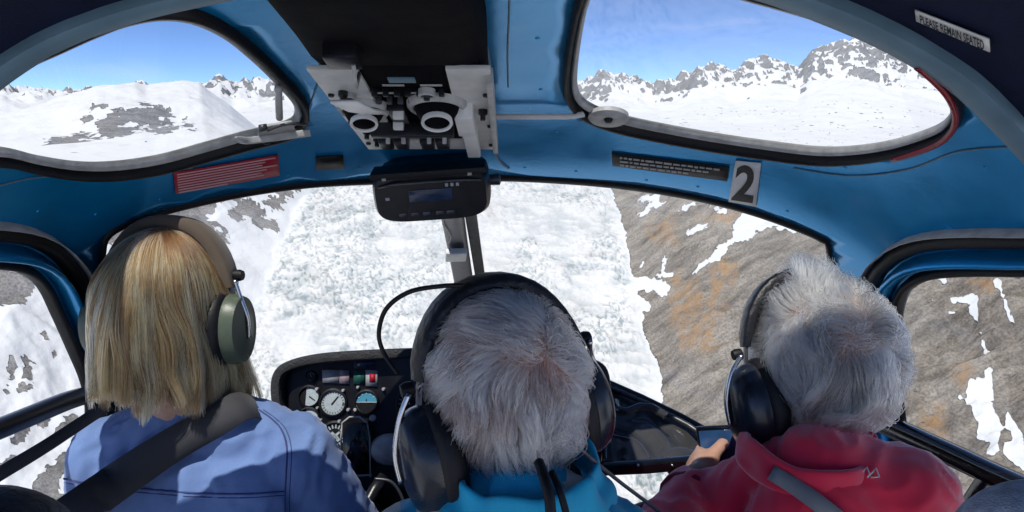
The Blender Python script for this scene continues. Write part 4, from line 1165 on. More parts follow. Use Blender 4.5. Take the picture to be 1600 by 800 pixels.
def on_obj(bv, px, py, off=0.002, fallback=1.0):
    d = Vector(ray(px, py)); h = bv.ray_cast(Vector((0, 0, 0)), d)
    if h[0] is None: return P(px, py, fallback)
    return h[0] - d * off

def fabric(name, color, weave=900.0, var=0.12, rough=0.85, sheen=0.25, bump=0.15):
    m = bpy.data.materials.new(name); m.use_nodes = True; nt = m.node_tree; L = nt.links; b = nt.nodes['Principled BSDF']
    tc = nt.nodes.new('ShaderNodeTexCoord')
    n1 = nt.nodes.new('ShaderNodeTexNoise'); n1.inputs['Scale'].default_value = 9; n1.inputs['Detail'].default_value = 8
    n2 = nt.nodes.new('ShaderNodeTexNoise'); n2.inputs['Scale'].default_value = weave; n2.inputs['Detail'].default_value = 2
    for n in (n1, n2): L.new(tc.outputs['Object'], n.inputs['Vector'])
    mr = nt.nodes.new('ShaderNodeMapRange'); mr.inputs['From Min'].default_value = 0.3; mr.inputs['From Max'].default_value = 0.7; mr.inputs['To Min'].default_value = 1 - var; mr.inputs['To Max'].default_value = 1 + var
    L.new(n1.outputs['Fac'], mr.inputs['Value'])
    m2 = nt.nodes.new('ShaderNodeMapRange'); m2.inputs['To Min'].default_value = 0.85; m2.inputs['To Max'].default_value = 1.15
    L.new(n2.outputs['Fac'], m2.inputs['Value'])
    mu = nt.nodes.new('ShaderNodeMath'); mu.operation = 'MULTIPLY'; L.new(mr.outputs[0], mu.inputs[0]); L.new(m2.outputs[0], mu.inputs[1])
    vs_ = nt.nodes.new('ShaderNodeVectorMath'); vs_.operation = 'SCALE'; vs_.inputs[0].default_value = color; L.new(mu.outputs[0], vs_.inputs['Scale'])
    L.new(vs_.outputs[0], b.inputs['Base Color'])
    b.inputs['Roughness'].default_value = rough; b.inputs['Specular IOR Level'].default_value = 0.2
    b.inputs['Sheen Weight'].default_value = sheen
    bp = nt.nodes.new('ShaderNodeBump'); bp.inputs['Strength'].default_value = bump; bp.inputs['Distance'].default_value = 0.002
    L.new(n2.outputs['Fac'], bp.inputs['Height']); L.new(bp.outputs[0], b.inputs['Normal'])
    return m
M['skin'] = mat_simple('skin', (0.52, 0.30, 0.22), 0.5, 0, 0.4, 0.10, 60, 0.15, 400)
M['skin'].node_tree.nodes['Principled BSDF'].inputs['Subsurface Weight'].default_value = 0.15
M['skin'].node_tree.nodes['Principled BSDF'].inputs['Subsurface Radius'].default_value = (0.008, 0.003, 0.0015)
M['shirt'] = fabric('blue_shirt', (0.17, 0.265, 0.52), 700, 0.16)
M['seamdark'] = fabric('seam_thread', (0.06, 0.08, 0.22), 900)
M['redj'] = fabric('red_fleece', (0.92, 0.022, 0.075), 1400, 0.10, 0.9, 1.0)
M['redd'] = fabric('dark_red_trim', (0.25, 0.01, 0.04), 1400, 0.10, 0.9, 0.3)
M['teal'] = fabric('teal_shell', (0.012, 0.36, 0.58), 900, 0.18, 0.6, 0.1)
M['beige'] = fabric('pale_grey_shell', (0.60, 0.61, 0.58), 900, 0.12, 0.7, 0.1)
M['trouser'] = fabric('dark_trousers', (0.02, 0.025, 0.05), 900, 0.2)
M['belt'] = fabric('grey_webbing', (0.055, 0.055, 0.062), 1600, 0.12, 0.6, 0.1, 0.4)
M['beltlight'] = fabric('pale_webbing', (0.36, 0.35, 0.34), 1600, 0.12, 0.6, 0.1, 0.4)
M['underblond'] = mat_simple('hair_root_brown', (0.16, 0.10, 0.05), 0.8, 0, 0.2, 0.3, 80)
M['undergrey'] = mat_simple('hair_root_grey', (0.34, 0.30, 0.28), 0.8, 0, 0.2, 0.3, 80)
M['eye'] = mat_simple('eye_white', (0.7, 0.7, 0.68), 0.2)

def head_prims(R, c):
    T = lambda x, y, z: c + R @ Vector((x, y, z))
    pr = [ellipsoid(T(0, -0.006, 0.018), (0.077, 0.096, 0.096), R), ellipsoid(T(0, 0.032, -0.045), (0.061, 0.064, 0.075), R), ellipsoid(T(0, 0.060, -0.092), (0.030, 0.026, 0.026), R),
          capsule(T(0, 0.088, 0.005), T(0, 0.112, -0.032), 0.009, 0.013), ellipsoid(T(0, 0.088, -0.066), (0.025, 0.012, 0.010), R), capsule(T(-0.03, 0.082, 0.022), T(0.03, 0.082, 0.022), 0.012, 0.012)]
    for s in (-1, 1):
        pr.append(ellipsoid(T(s * 0.080, -0.008, -0.022), (0.010, 0.019, 0.031), R))
        pr.append(ellipsoid(T(s * 0.046, 0.060, -0.025), (0.022, 0.022, 0.022), R))
    return pr
def hand_prims(w, R, grip):
    """w wrist, R columns: x across the palm (towards the thumb), y to the fingertips, z out of the back of the hand; grip = bend per joint in radians"""
    T = lambda x, y, z: w + R @ Vector((x, y, z))
    pr = [ellipsoid(T(0.002, 0.048, 0), (0.041, 0.052, 0.016), R), capsule(T(-0.012, 0.0, 0), T(0.012, 0.0, 0), 0.020, 0.022), capsule(T(0.02, 0.02, -0.004), T(0.034, 0.045, -0.014), 0.018, 0.014)]
    for i, (x, ln) in enumerate(((0.030, 0.072), (0.010, 0.080), (-0.011, 0.075), (-0.031, 0.060))):
        p = Vector((x, 0.088 - abs(i - 1.2) * 0.004, 0)); a = grip * 0.8
        for k_, (sg, r0, r1) in enumerate(((0.46, 0.0098, 0.0088), (0.31, 0.0088, 0.0080), (0.25, 0.0080, 0.0070))):
            q = p + Vector((0, math.cos(a), -math.sin(a))) * ln * sg
            pr.append(capsule(T(*p), T(*q), r0, r1, 10, 3)); p = q; a += grip
    p = Vector((0.036, 0.040, -0.012))
    for d, ln, r0, r1 in ((Vector((0.55, 0.75, -0.35)), 0.036, 0.0115, 0.0100), (Vector((0.20, 0.93, -0.30)), 0.030, 0.0100, 0.0082)):
        q = p + d.normalized() * ln; pr.append(capsule(T(*p), T(*q), r0, r1, 10, 3)); p = q
    return pr
def eyes(R, c, parent):
    for s in (-1, 1):
        v, f = ellipsoid(c + R @ Vector((s * 0.032, 0.083, 0.004)), (0.012, 0.010, 0.0085), R, 12, 8); mesh_obj('eye', v, f, M['eye'], parent)
def rot(yaw=0, pitch=0, roll=0):
    return Matrix.Rotation(math.radians(yaw), 3, 'Z') @ Matrix.Rotation(math.radians(-pitch), 3, 'X') @ Matrix.Rotation(math.radians(-roll), 3, 'Y')

# ---- hair: strands grown over the scalp and gathered into locks
def hair_mat(name, stops, rough=0.35):
    m = bpy.data.materials.new(name); m.use_nodes = True; nt = m.node_tree; L = nt.links
    nt.nodes.remove(nt.nodes['Principled BSDF'])
    h = nt.nodes.new('ShaderNodeBsdfHairPrincipled'); h.model = 'CHIANG'; h.parametrization = 'COLOR'
    h.inputs['Roughness'].default_value = rough; h.inputs['Radial Roughness'].default_value = 0.45
    at = nt.nodes.new('ShaderNodeAttribute'); at.attribute_name = 'tone'
    r = nt.nodes.new('ShaderNodeValToRGB'); L.new(at.outputs['Fac'], r.inputs[0])
    while len(r.color_ramp.elements) < len(stops): r.color_ramp.elements.new(0.5)
    for el, (p, c) in zip(r.color_ramp.elements, stops): el.position = p; el.color = (*c, 1)
    L.new(r.outputs[0], h.inputs['Color']); L.new(h.outputs[0], nt.nodes['Material Output'].inputs[0])
    return m
def ell_hit(px, py, c0, R, rad):
    c = Vector(c0) + R @ Vector((0, -0.006, 0.018))
    d = R.transposed() @ Vector(ray(px, py)); o = R.transposed() @ (-Vector(c))
    d2 = Vector((d.x / rad[0], d.y / rad[1], d.z / rad[2])); o2 = Vector((o.x / rad[0], o.y / rad[1], o.z / rad[2]))
    A2, B2, C2 = d2.dot(d2), 2 * o2.dot(d2), o2.dot(o2) - 1; disc = B2 * B2 - 4 * A2 * C2
    t = (-B2 - math.sqrt(max(disc, 0))) / (2 * A2); return np.array(o2 + d2 * t)
def nrm(a): return a / (np.linalg.norm(a, axis=-1, keepdims=True) + 1e-9)
def vnoise(p, scale, seed):
    """cheap smooth vector noise from summed sines"""
    r = np.random.default_rng(seed); out = np.zeros_like(p)
    for k_ in range(5):
        w = r.normal(size=(3, 3)) * scale * (1 + 0.6 * k_); ph = r.uniform(0, 6.28, 3)
        out += np.sin(p @ w + ph) / (1 + 0.5 * k_)
    return out / 2.4
def grow(root, d0, L, nseg, rad, lift, grav, wander, seed, flare=0.0, up=None, hug=0.0):
    n = len(root); p = root.copy(); d = d0.copy(); pts = [p.copy()]
    step = (L / nseg)[:, None]; gl = up
    for k_ in range(nseg):
        t = (k_ + 1) / nseg
        d = nrm(d + gl[None] * grav * (0.35 + t) + vnoise(p, 26, seed + 1) * wander)
        if flare:
            rdir = p.copy(); rdir[:, 2] = 0; d = nrm(d + nrm(rdir) * flare * t)
        q = p + d * step
        rr_ = rad[None] * (1 + lift[:, None] * min(1.0, 0.25 + 1.6 * t))
        u = q / rr_; ln = np.linalg.norm(u, axis=1, keepdims=True)
        q = np.where(ln < 1, u / np.maximum(ln, 1e-6) * rr_, q)
        if hug: q = np.where(ln > 1.02, q + (u / np.maximum(ln, 1e-6) * rr_ * 1.02 - q) * hug, q)
        d = nrm(q - p); p = p + d * step; pts.append(p.copy())
    return np.stack(pts, 1)
def hair(name, parent, mat, R, c0, rad, count, nclump, keepf, dirf, lenf, grav, wander, clump, lift, nseg, r_root, r_tip, seed, flare=0.0, flip=None, under=None, hug=0.0, toplow=0.0, clj=0.0, wave=0.0):
    g = np.random.default_rng(seed); rad = np.array(rad); c = Vector(c0) + R @ Vector((0, -0.006, 0.018))
    def roots(n):
        out = []
        while sum(len(o) for o in out) < n:
            u = nrm(g.normal(size=(n * 2, 3))); out.append(u[keepf(u)])
        return np.vstack(out)[:n]
    Rn = np.array(R); gdir = Rn.T @ np.array([0, 0, -1.0])
    def make(u, sd, lj=0.0):
        root = u * rad; nn = nrm(u / rad); d0 = dirf(u, nn); n = len(u)
        L = lenf(u, g) * (1 + lj * g.uniform(-1, 0.6, n)); lf = (lift[0] + (lift[1] - lift[0]) * g.random(n) ** 1.5) * (1 - 0.75 * toplow * np.clip(u[:, 2], 0, 1))
        return root, nn, grow(root, nrm(d0), L, nseg, rad, lf, grav, wander, sd, flare, gdir, hug)
    cu_ = roots(nclump); croot, _, cg = make(cu_, seed, clj)
    u = roots(count); root, nn, own = make(u, seed)
    idx = np.empty(count, int)
    for i0 in range(0, count, 1000):
        dd = ((u[i0:i0 + 1000, None] - cu_[None]) ** 2).sum(-1); idx[i0:i0 + 1000] = dd.argmin(1)
    t = np.linspace(0, 1, nseg + 1)[None, :, None]
    cl = (clump * (0.5 + 0.6 * g.random(count)))[:, None, None]
    w = np.clip(cl * t ** 0.8, 0, 0.95)
    target = cg[idx] + (root - croot[idx])[:, None, :] * (1 - 0.72 * t)
    pts = own * (1 - w) + target * w
    pts += (g.normal(size=(count, 1, 3)) * 0.0022) * t ** 1.5
    if wave:
        ax_ = nrm(g.normal(size=(nclump, 3)) * np.array([1, 1, 0.15])); ph_ = g.uniform(0, 6.28, nclump); fq = g.uniform(5.0, 9.0, nclump)
        pts += ax_[idx][:, None, :] * (np.sin(t[:, :, 0] * fq[idx][:, None] + ph_[idx][:, None]) * t[:, :, 0] * wave)[:, :, None]
    if flip is not None: pts = flip(u, pts, t, g)
    pw = pts @ Rn.T + np.array(c)
    tone_c = g.random(nclump)
    tone = np.clip((0.70 * tone_c[idx] + 0.30 * g.random(count) - 0.5) * 1.25 + 0.5, 0, 1)
    ve, fe = ellipsoid((0, 0, 0), tuple(rad * 0.985), None, 64, 40)
    va = np.array([tuple(q) for q in ve]); ok = keepf(nrm(va / rad))
    fe = [q for q in fe if all(ok[i] for i in q)]
    hc = bpy.data.hair_curves.new(name); hc.add_curves([nseg + 1] * count)
    hc.attributes['position'].data.foreach_set('vector', pw.astype(np.float32).ravel())
    ra = hc.attributes.get('radius') or hc.attributes.new('radius', 'FLOAT', 'POINT')
    prof_ = (r_root + (r_tip - r_root) * np.linspace(0, 1, nseg + 1) ** 1.5)
    ra.data.foreach_set('value', np.tile(prof_, count).astype(np.float32))
    ta = hc.attributes.new('tone', 'FLOAT', 'CURVE'); ta.data.foreach_set('value', tone.astype(np.float32))
    hc.materials.append(mat)
    base_geo = ([Vector(c) + R @ q for q in ve], fe)
    o = bpy.data.objects.new(name, hc); col.objects.link(o); o.parent = parent; o.matrix_parent_inverse = Matrix.Translation(-Vector(world_loc(parent)))
    bo_ = mesh_obj('hair_roots', base_geo[0], base_geo[1], under, None); bo_.parent = o; bo_.matrix_parent_inverse = o.matrix_parent_inverse.copy() if False else Matrix.Translation(-Vector(world_loc(parent)))
    return o
def field(w, swirl, down, nlift, gvec, rnd=1.0):
    def f(u, nn):
        d = u - w[None]; d = d - nn * (d * nn).sum(1, keepdims=True); d = nrm(d)
        s = np.cross(nn, d); gt_ = gvec[None] - nn * (gvec[None] * nn).sum(1, keepdims=True)
        near_ = np.exp(-((u - w[None]) ** 2).sum(1, keepdims=True) / 0.06)
        return d + s * (swirl + 0.8 * near_ * rnd) + gt_ * down + nn * nlift + np.random.default_rng(len(u)).normal(size=u.shape) * (0.10 + 0.5 * near_) * rnd
    return f
scalp = lambda u: ~(((u[:, 1] > 0.40) & (u[:, 2] < 0.42)) | (u[:, 2] < -0.80 - 0.15 * (u[:, 1] < -0.1)) | ((np.abs(u[:, 0]) > 0.82) & (u[:, 2] < -0.05) & (u[:, 1] > -0.25)))

# ================= woman at the left: blond, blue shirt
wC = P(262, 482, 1.04); wR = rot(-6, 2, 0)
nb = P(278, 660, 1.02)
PW = empty('person', (nb.x, nb.y + 0.05, -1.06))
tag(PW, 'person with long blond hair in a blue shirt, seated on the left', 'person')
sx = nb.x + 0.012
jl, jr = Vector((sx - 0.135, 0.98, -0.522)), Vector((sx + 0.143, 0.98, -0.520))
el, er = Vector((sx - 0.20, 1.05, -0.80)), Vector((sx + 0.235, 1.07, -0.80))
wl, wr_ = Vector((sx - 0.13, 1.27, -0.86)), Vector((sx + 0.10, 1.30, -0.86))
hip = Vector((sx, 0.96, -0.97))
RH = Matrix(((-1, 0, 0), (0, 1, 0), (0, 0, -1))) if False else Matrix.Identity(3)
legs = []
for s in (-1, 1):
    legs += [capsule(hip + Vector((s * 0.09, 0, 0)), hip + Vector((s * 0.12, 0.44, 0.06)), 0.082, 0.06), capsule(hip + Vector((s * 0.12, 0.44, 0.06)), hip + Vector((s * 0.12, 0.60, -0.36)), 0.058, 0.042)]
feet = [capsule(hip + Vector((s * 0.12, 0.58, -0.44)), hip + Vector((s * 0.12, 0.72, -0.44)), 0.038, 0.034) for s in (-1, 1)]
blob('body', head_prims(wR, wC) + [capsule(wC + Vector((0, -0.02, -0.06)), Vector((sx, 0.985, -0.47)), 0.050, 0.055), capsule(Vector((sx, 1.0, -0.56)), hip, 0.07, 0.08), capsule(jl, el, 0.036, 0.034), capsule(el, wl, 0.034, 0.026), capsule(jr, er, 0.036, 0.034), capsule(er, wr_, 0.034, 0.026), capsule(jl, jr, 0.04, 0.04)]
     + legs + feet + hand_prims(wl, rot(-20, 10, 0) @ Matrix.Diagonal((1, 1, 1)), 0.5) + hand_prims(wr_, rot(15, 10, 0) @ Matrix.Diagonal((-1, 1, 1)), 0.6), 0.007, M['skin'], PW, 3)
eyes(wR, wC, PW)
nbc = Vector((sx, 0.985, -0.462))
SH = blob('shirt', [ellipsoid((sx, 0.985, -0.61), (0.160, 0.105, 0.155)), ellipsoid((sx, 0.965, -0.80), (0.150, 0.105, 0.20)), ellipsoid((sx, 0.96, -0.97), (0.165, 0.12, 0.12)), capsule(nbc, jl + Vector((0.02, 0, 0.012)), 0.060, 0.052), capsule(nbc, jr + Vector((-0.02, 0, 0.014)), 0.060, 0.054),
                   ellipsoid((sx - 0.075, 0.935, -0.59), (0.075, 0.055, 0.10)), ellipsoid((sx + 0.075, 0.935, -0.59), (0.075, 0.055, 0.10)),
                   capsule(jl, el, 0.060, 0.054), capsule(el, wl, 0.054, 0.040), capsule(jr, er, 0.062, 0.056), capsule(er, wr_, 0.056, 0.040), capsule(nbc + Vector((0, 0, -0.02)), nbc + Vector((0, 0.006, 0.02)), 0.060, 0.056)], 0.0065, M['shirt'], PW, 7, 0.0078, 13, (1.5, 1.5, 0.9), 3.1, 0.10)
blob('trousers', legs[:0] + [capsule(hip + Vector((s * 0.09, 0, 0)), hip + Vector((s * 0.12, 0.44, 0.06)), 0.096, 0.074) for s in (-1, 1)] + [capsule(hip + Vector((s * 0.12, 0.44, 0.06)), hip + Vector((s * 0.12, 0.60, -0.38)), 0.072, 0.060) for s in (-1, 1)] + [ellipsoid(hip, (0.17, 0.125, 0.10))], 0.012, M['trouser'], PW, 6)
for s in (-1, 1):
    v, f = capsule(hip + Vector((s * 0.12, 0.56, -0.455)), hip + Vector((s * 0.12, 0.74, -0.46)), 0.050, 0.044); mesh_obj('shoe', v, f, M['plastic'], PW)
M['blond'] = hair_mat('blond_hair', [(0.0, (0.06, 0.028, 0.013)), (0.25, (0.20, 0.10, 0.038)), (0.5, (0.54, 0.31, 0.11)), (0.75, (0.78, 0.51, 0.22)), (1.0, (0.92, 0.71, 0.42))], 0.32)
wRn = np.array(wR)
wrad = (0.0815, 0.101, 0.102)
def wlen(u, g):
    return (0.106 * np.arcsin(np.clip(u[:, 2], -1, 1)) + 0.120 + 0.040 * np.clip(u[:, 0], -0.2, 1)) * g.uniform(0.93, 1.05, len(u))
wk = lambda u: ~(((u[:, 1] > 0.35) & (u[:, 2] < 0.55)) | (u[:, 2] < -0.55))
hair('hair', PW, M['blond'], wR, wC, wrad, 15000, 210, wk, field(np.array([0.10, 0.12, 0.985]), 0.0, 0.35, 0.10, np.array([0, 0, -1.0]), 0.0), wlen, 0.55, 0.13, 0.92, (0.02, 0.13), 24, 0.00045, 0.00020, 5, flare=0.012, under=M['underblond'], toplow=1.0, clj=0.22, wave=0.0065)
# strap and seams
bs = bvh_of(SH)
def ribbon(name, ctr_pts, side_pts, mat, thick=0.0022):
    v, f = [], []
    n = len(ctr_pts)
    for a, b in zip(ctr_pts, side_pts): v += [Vector(a), (Vector(a) + Vector(b)) / 2, Vector(b)]
    for i in range(n - 1):
        for k_ in range(2): a = i * 3 + k_; f.append((a, a + 1, a + 4, a + 3))
    o = mesh_obj(name, v, f, mat); md = o.modifiers.new('t', 'SOLIDIFY'); md.thickness = thick; md.offset = 0
    return o
def belt(name, c_px, half, bv, mat, fb, off=0.012, wrap=None):
    c_px = resample(catmull(c_px, 6), 12); t = np.gradient(c_px, axis=0); t /= np.linalg.norm(t, axis=1, keepdims=True); nr = np.stack([-t[:, 1], t[:, 0]], 1)
    n = len(c_px); hw = np.interp(np.linspace(0, 1, n), [0, 1], half)
    fbv = np.interp(np.linspace(0, 1, n), np.linspace(0, 1, len(fb)), fb)
    rows = []
    for sgn in (-1, 1):
        q = c_px + nr * (hw * sgn)[:, None]
        ds = []
        for (a, b), fbd in zip(q, fbv):
            d = Vector(ray(a, b)); h = bv.ray_cast(Vector((0, 0, 0)), d) if bv else (None,)
            dd = (h[0].y * CP - h[0].z * SP) if h[0] is not None else fbd
            ds.append((dd if h[0] is not None else fbd) - off)
        ds = np.array(ds); ds = np.convolve(np.pad(ds, 5, mode='edge'), np.ones(11) / 11, 'valid')
        rows.append([P(a, b, dd) for (a, b), dd in zip(q, ds)])
    if wrap:
        for k_ in (0, 1): rows[k_] = [rows[k_][0] + Vector(w_) for w_ in reversed(wrap)] + rows[k_]
    o = ribbon(name, rows[0], rows[1], mat)
    return o
b1 = belt('seat_belt', [(372, 636), (340, 656), (270, 695), (190, 748), (120, 798), (40, 856)], (24, 34), bs, M['belt'], (1.0, 0.97, 0.93, 0.88, 0.82, 0.76), wrap=[(0.008, 0.014, -0.003), (0.016, 0.032, -0.015), (0.024, 0.055, -0.040), (0.03, 0.075, -0.075)])
tag(b1, 'wide dark grey seat belt running diagonally across the blue shirt', 'seat belt')
b2 = belt('seat_belt', [(172, 632), (140, 652), (70, 698), (0, 740), (-70, 782)], (9, 12), None, M['belt'], (0.985, 0.95, 0.88, 0.80, 0.74), 0.0)
tag(b2, 'narrow grey seat belt stretched from the blond person to the left door', 'seat belt')
for pth_ in ([(404, 640), (425, 655), (440, 672), (448, 700), (447, 740), (445, 780), (446, 815)], [(100, 748), (150, 757), (200, 762), (300, 770), (380, 772), (445, 768)]):
    q = catmull(pth_, 8); tube('seam', [on_obj(bs, a, b, 0.0002, 1.0) for a, b in q], 0.0014, M['seamdark'], SH, seg=6)
    q2 = catmull([(a + 7, b) if pth_[0][0] > 300 else (a, b + 6) for a, b in pth_], 8)
    tube('seam', [on_obj(bs, a, b, 0.0, 1.0) for a, b in q2], 0.0008, M['seamdark'], SH, seg=6)

# ================= man in the middle: short grey hair, teal and grey jacket
cC = P(787, 613, 0.79); cR = rot(22, 4, 8)
PM = empty('person', (0.0, 0.70, -1.06))
tag(PM, 'grey-haired person in a teal and pale grey jacket, seated in the middle', 'person')
cx0 = 0.005; nbm = Vector((cx0, 0.675, -0.425))
jl, jr = Vector((cx0 - 0.165, 0.68, -0.515)), Vector((cx0 + 0.170, 0.68, -0.515))
el, er = Vector((cx0 - 0.25, 0.78, -0.76)), Vector((cx0 + 0.25, 0.78, -0.76)); wl, wr_ = Vector((cx0 - 0.13, 1.0, -0.88)), Vector((cx0 + 0.13, 1.0, -0.88))
hip = Vector((cx0, 0.74, -0.96))
blob('body', head_prims(cR, cC) + [capsule(cC + Vector((0, -0.005, -0.06)), nbm + Vector((0, 0.02, 0)), 0.052, 0.05), capsule(nbm + Vector((0, 0.04, -0.12)), hip, 0.07, 0.08), capsule(jl, el, 0.04, 0.036), capsule(el, wl, 0.036, 0.028), capsule(jr, er, 0.04, 0.036), capsule(er, wr_, 0.036, 0.028), capsule(jl + Vector((0, 0.02, -0.02)), jr + Vector((0, 0.02, -0.02)), 0.03, 0.03)]
     + [capsule(hip + Vector((s * 0.09, 0, 0)), hip + Vector((s * 0.11, 0.44, 0.05)), 0.085, 0.062) for s in (-1, 1)] + [capsule(hip + Vector((s * 0.11, 0.44, 0.05)), hip + Vector((s * 0.11, 0.54, -0.44)), 0.06, 0.044) for s in (-1, 1)]
     + hand_prims(wl, rot(-20, 15, 0), 0.5) + hand_prims(wr_, rot(20, 15, 0) @ Matrix.Diagonal((-1, 1, 1)), 0.5), 0.007, M['skin'], PM, 3)
eyes(cR, cC, PM)
JM = blob('jacket', [ellipsoid((cx0, 0.70, -0.58), (0.17, 0.12, 0.13)), ellipsoid((cx0, 0.73, -0.80), (0.185, 0.13, 0.20)), ellipsoid(hip, (0.18, 0.14, 0.12)), capsule(nbm, jl, 0.062, 0.062), capsule(nbm, jr, 0.062, 0.062), capsule(jl, el, 0.070, 0.062), capsule(el, wl, 0.062, 0.046), capsule(jr, er, 0.070, 0.062), capsule(er, wr_, 0.062, 0.046),
                    ellipsoid((cx0, 0.63, -0.50), (0.12, 0.055, 0.09))], 0.0065, M['beige'], PM, 7, 0.0075, 13, (1.2, 1.2, 1.0), 7.7, 0.1)
JM.data.materials.append(M['teal'])
mi = []
for p in JM.data.polygons:
    c_ = p.center - Vector((cx0, 0, 0)); ax_ = abs(c_.x + 0.01 * math.sin(c_.z * 60))
    mi.append(1 if (0.102 < ax_ < 0.132 or (ax_ > 0.17) or c_.y > 0.72 or (c_.z > -0.405 and ax_ < 0.055)) else 0)
JM.data.polygons.foreach_set('material_index', mi)
def collar(name, c, R, rx, ry, h, mat, parent, open_front=0.5, thick=0.006, flare=1.12, seed=0, wave=0.006):
    v, f = [], []; n = 48; rows = 7
    for j in range(rows):
        t = j / (rows - 1)
        for i in range(n + 1):
            a = open_front + (2 * math.pi - 2 * open_front) * i / n + math.pi / 2
            k_ = flare + (1 - flare) * t
            wv = wave * mnoise.noise(Vector((math.cos(a) * 2.5, math.sin(a) * 2.5, t * 2 + seed)))
            v.append(c + R @ Vector(((rx * k_ + wv) * math.cos(a), (ry * k_ + wv) * math.sin(a), h * t * (1 + 0.25 * mnoise.noise(Vector((a * 1.3, seed, 0)))) + wv)))
    for j in range(rows - 1):
        for i in range(n): a = j * (n + 1) + i; f.append((a, a + 1, a + n + 2, a + n + 1))
    o = mesh_obj(name, v, f, mat, parent); md = o.modifiers.new('t', 'SOLIDIFY'); md.thickness = thick; md.offset = 0
    sb = o.modifiers.new('s', 'SUBSURF'); sb.levels = 1; sb.render_levels = 1
    return o
collar('collar', nbm + Vector((0.010, 0.012, -0.004)), rot(-14, -4, 0), 0.074, 0.070, 0.066, M['teal'], PM, 0.55, 0.008, 1.22, 2.0, 0.014)
M['greyhair'] = hair_mat('grey_hair', [(0.0, (0.12, 0.085, 0.08)), (0.25, (0.44, 0.325, 0.30)), (0.6, (0.84, 0.68, 0.63)), (1.0, (0.96, 0.87, 0.82))], 0.4)
crad = (0.0815, 0.1005, 0.1005)
wv_ = ell_hit(872, 545, cC, cR, crad); gl_ = np.array(cR.transposed() @ Vector((0, 0, -1)))
hair('hair', PM, M['greyhair'], cR, cC, crad, 13000, 120, scalp, field(wv_, 0.35, 0.30, 0.16, gl_), lambda u, g: g.uniform(0.036, 0.058, len(u)) + 0.085 * np.clip(-u[:, 2] - 0.1, 0, 1), 0.13, 0.26, 0.92, (0.02, 0.19), 12, 0.00058, 0.00016, 8, hug=0.5, clj=0.3, toplow=0.8, wave=0.003, under=M['undergrey'])
def trousers(hip, P_):
    blob('trousers', [capsule(hip + Vector((s * 0.09, 0, 0)), hip + Vector((s * 0.11, 0.44, 0.05)), 0.098, 0.076) for s in (-1, 1)] + [capsule(hip + Vector((s * 0.11, 0.44, 0.05)), hip + Vector((s * 0.11, 0.54, -0.42)), 0.074, 0.062) for s in (-1, 1)] + [ellipsoid(hip, (0.18, 0.13, 0.10))], 0.012, M['trouser'], P_, 6)
    for s in (-1, 1):
        v, f = capsule(hip + Vector((s * 0.11, 0.52, -0.475)), hip + Vector((s * 0.11, 0.70, -0.48)), 0.05, 0.044); mesh_obj('shoe', v, f, M['plastic'], P_)
trousers(hip, PM)

# ================= man at the right: grey tousled hair, red fleece, holding a phone
rC = P(1288, 566, 1.02); rR = rot(9, 8, 9)
PR = empty('person', (0.42, 0.93, -1.06))
tag(PR, 'grey-haired person in a red fleece holding a phone, seated on the right', 'person')
rx0 = 0.415; nbr = Vector((rx0, 0.885, -0.485))
jr = Vector((rx0 + 0.110, 0.86, -0.512)); jl = Vector((rx0 - 0.130, 0.95, -0.608))
er = Vector((rx0 + 0.17, 0.95, -0.79)); wr_ = Vector((rx0 + 0.02, 1.16, -0.78))
el = P(1036, 885, 0.95); wl = P(1086, 756, 1.07)
hip = Vector((rx0, 0.94, -0.97))
phc = P(1127, 716, 1.20)
# left hand comes up from below: fingers point up and ahead, palm to the right, thumb towards the viewer
hy = Vector((0.22, 0.92, -0.16)).normalized(); hz = Vector((-0.88, 0.25, 0.30)); hz = (hz - hy * hz.dot(hy)).normalized(); hx = hy.cross(hz)
HR = Matrix((hx, hy, hz)).transposed()
lh = hand_prims(wl, HR, 0.55)
blob('body', head_prims(rR, rC) + [capsule(rC + rR @ Vector((0, -0.01, -0.05)), nbr + Vector((0, 0.03, 0)), 0.052, 0.05), capsule(nbr + Vector((0, 0.05, -0.14)), hip, 0.07, 0.08), capsule(jl, el, 0.042, 0.038), capsule(el, wl, 0.038, 0.026), capsule(jr, er, 0.042, 0.038), capsule(er, wr_, 0.038, 0.028), capsule(jl + Vector((0, 0.02, -0.02)), jr + Vector((0, 0.02, -0.02)), 0.03, 0.03)]
     + [capsule(hip + Vector((s * 0.09, 0, 0)), hip + Vector((s * 0.11, 0.44, 0.05)), 0.085, 0.062) for s in (-1, 1)] + [capsule(hip + Vector((s * 0.11, 0.44, 0.05)), hip + Vector((s * 0.11, 0.54, -0.44)), 0.06, 0.044) for s in (-1, 1)]
     + lh + hand_prims(wr_, rot(40, 10, 0) @ Matrix.Diagonal((-1, 1, 1)), 0.5), 0.0045, M['skin'], PR, 4)
eyes(rR, rC, PR)
JR = blob('fleece', [ellipsoid((rx0 + 0.005, 0.92, -0.64), (0.17, 0.125, 0.15)), ellipsoid((rx0, 0.94, -0.82), (0.18, 0.13, 0.20)), ellipsoid(hip, (0.18, 0.14, 0.12)), capsule(nbr, jr, 0.062, 0.062), capsule(nbr, jl, 0.062, 0.060), capsule(jr, er, 0.068, 0.060), capsule(er, wr_, 0.060, 0.045), capsule(jl, el, 0.066, 0.062), capsule(el, el + (wl - el) * 0.86, 0.062, 0.042),
                    ellipsoid((rx0, 0.845, -0.56), (0.11, 0.06, 0.10))], 0.0065, M['redj'], PR, 7, 0.0075, 12, (1.1, 1.1, 1.0), 1.3, 0.08)
cuff = el + (wl - el) * 0.84
tube('cuff', [el + (wl - el) * t for t in (0.80, 0.86, 0.90)], [0.046, 0.044, 0.040], M['redd'], JR, seg=18)
collar('collar', nbr + Vector((-0.004, 0.014, 0.000)), rot(0, -6, 2), 0.080, 0.078, 0.042, M['redj'], JR, 0.5, 0.009, 1.16, 5.0, 0.008)
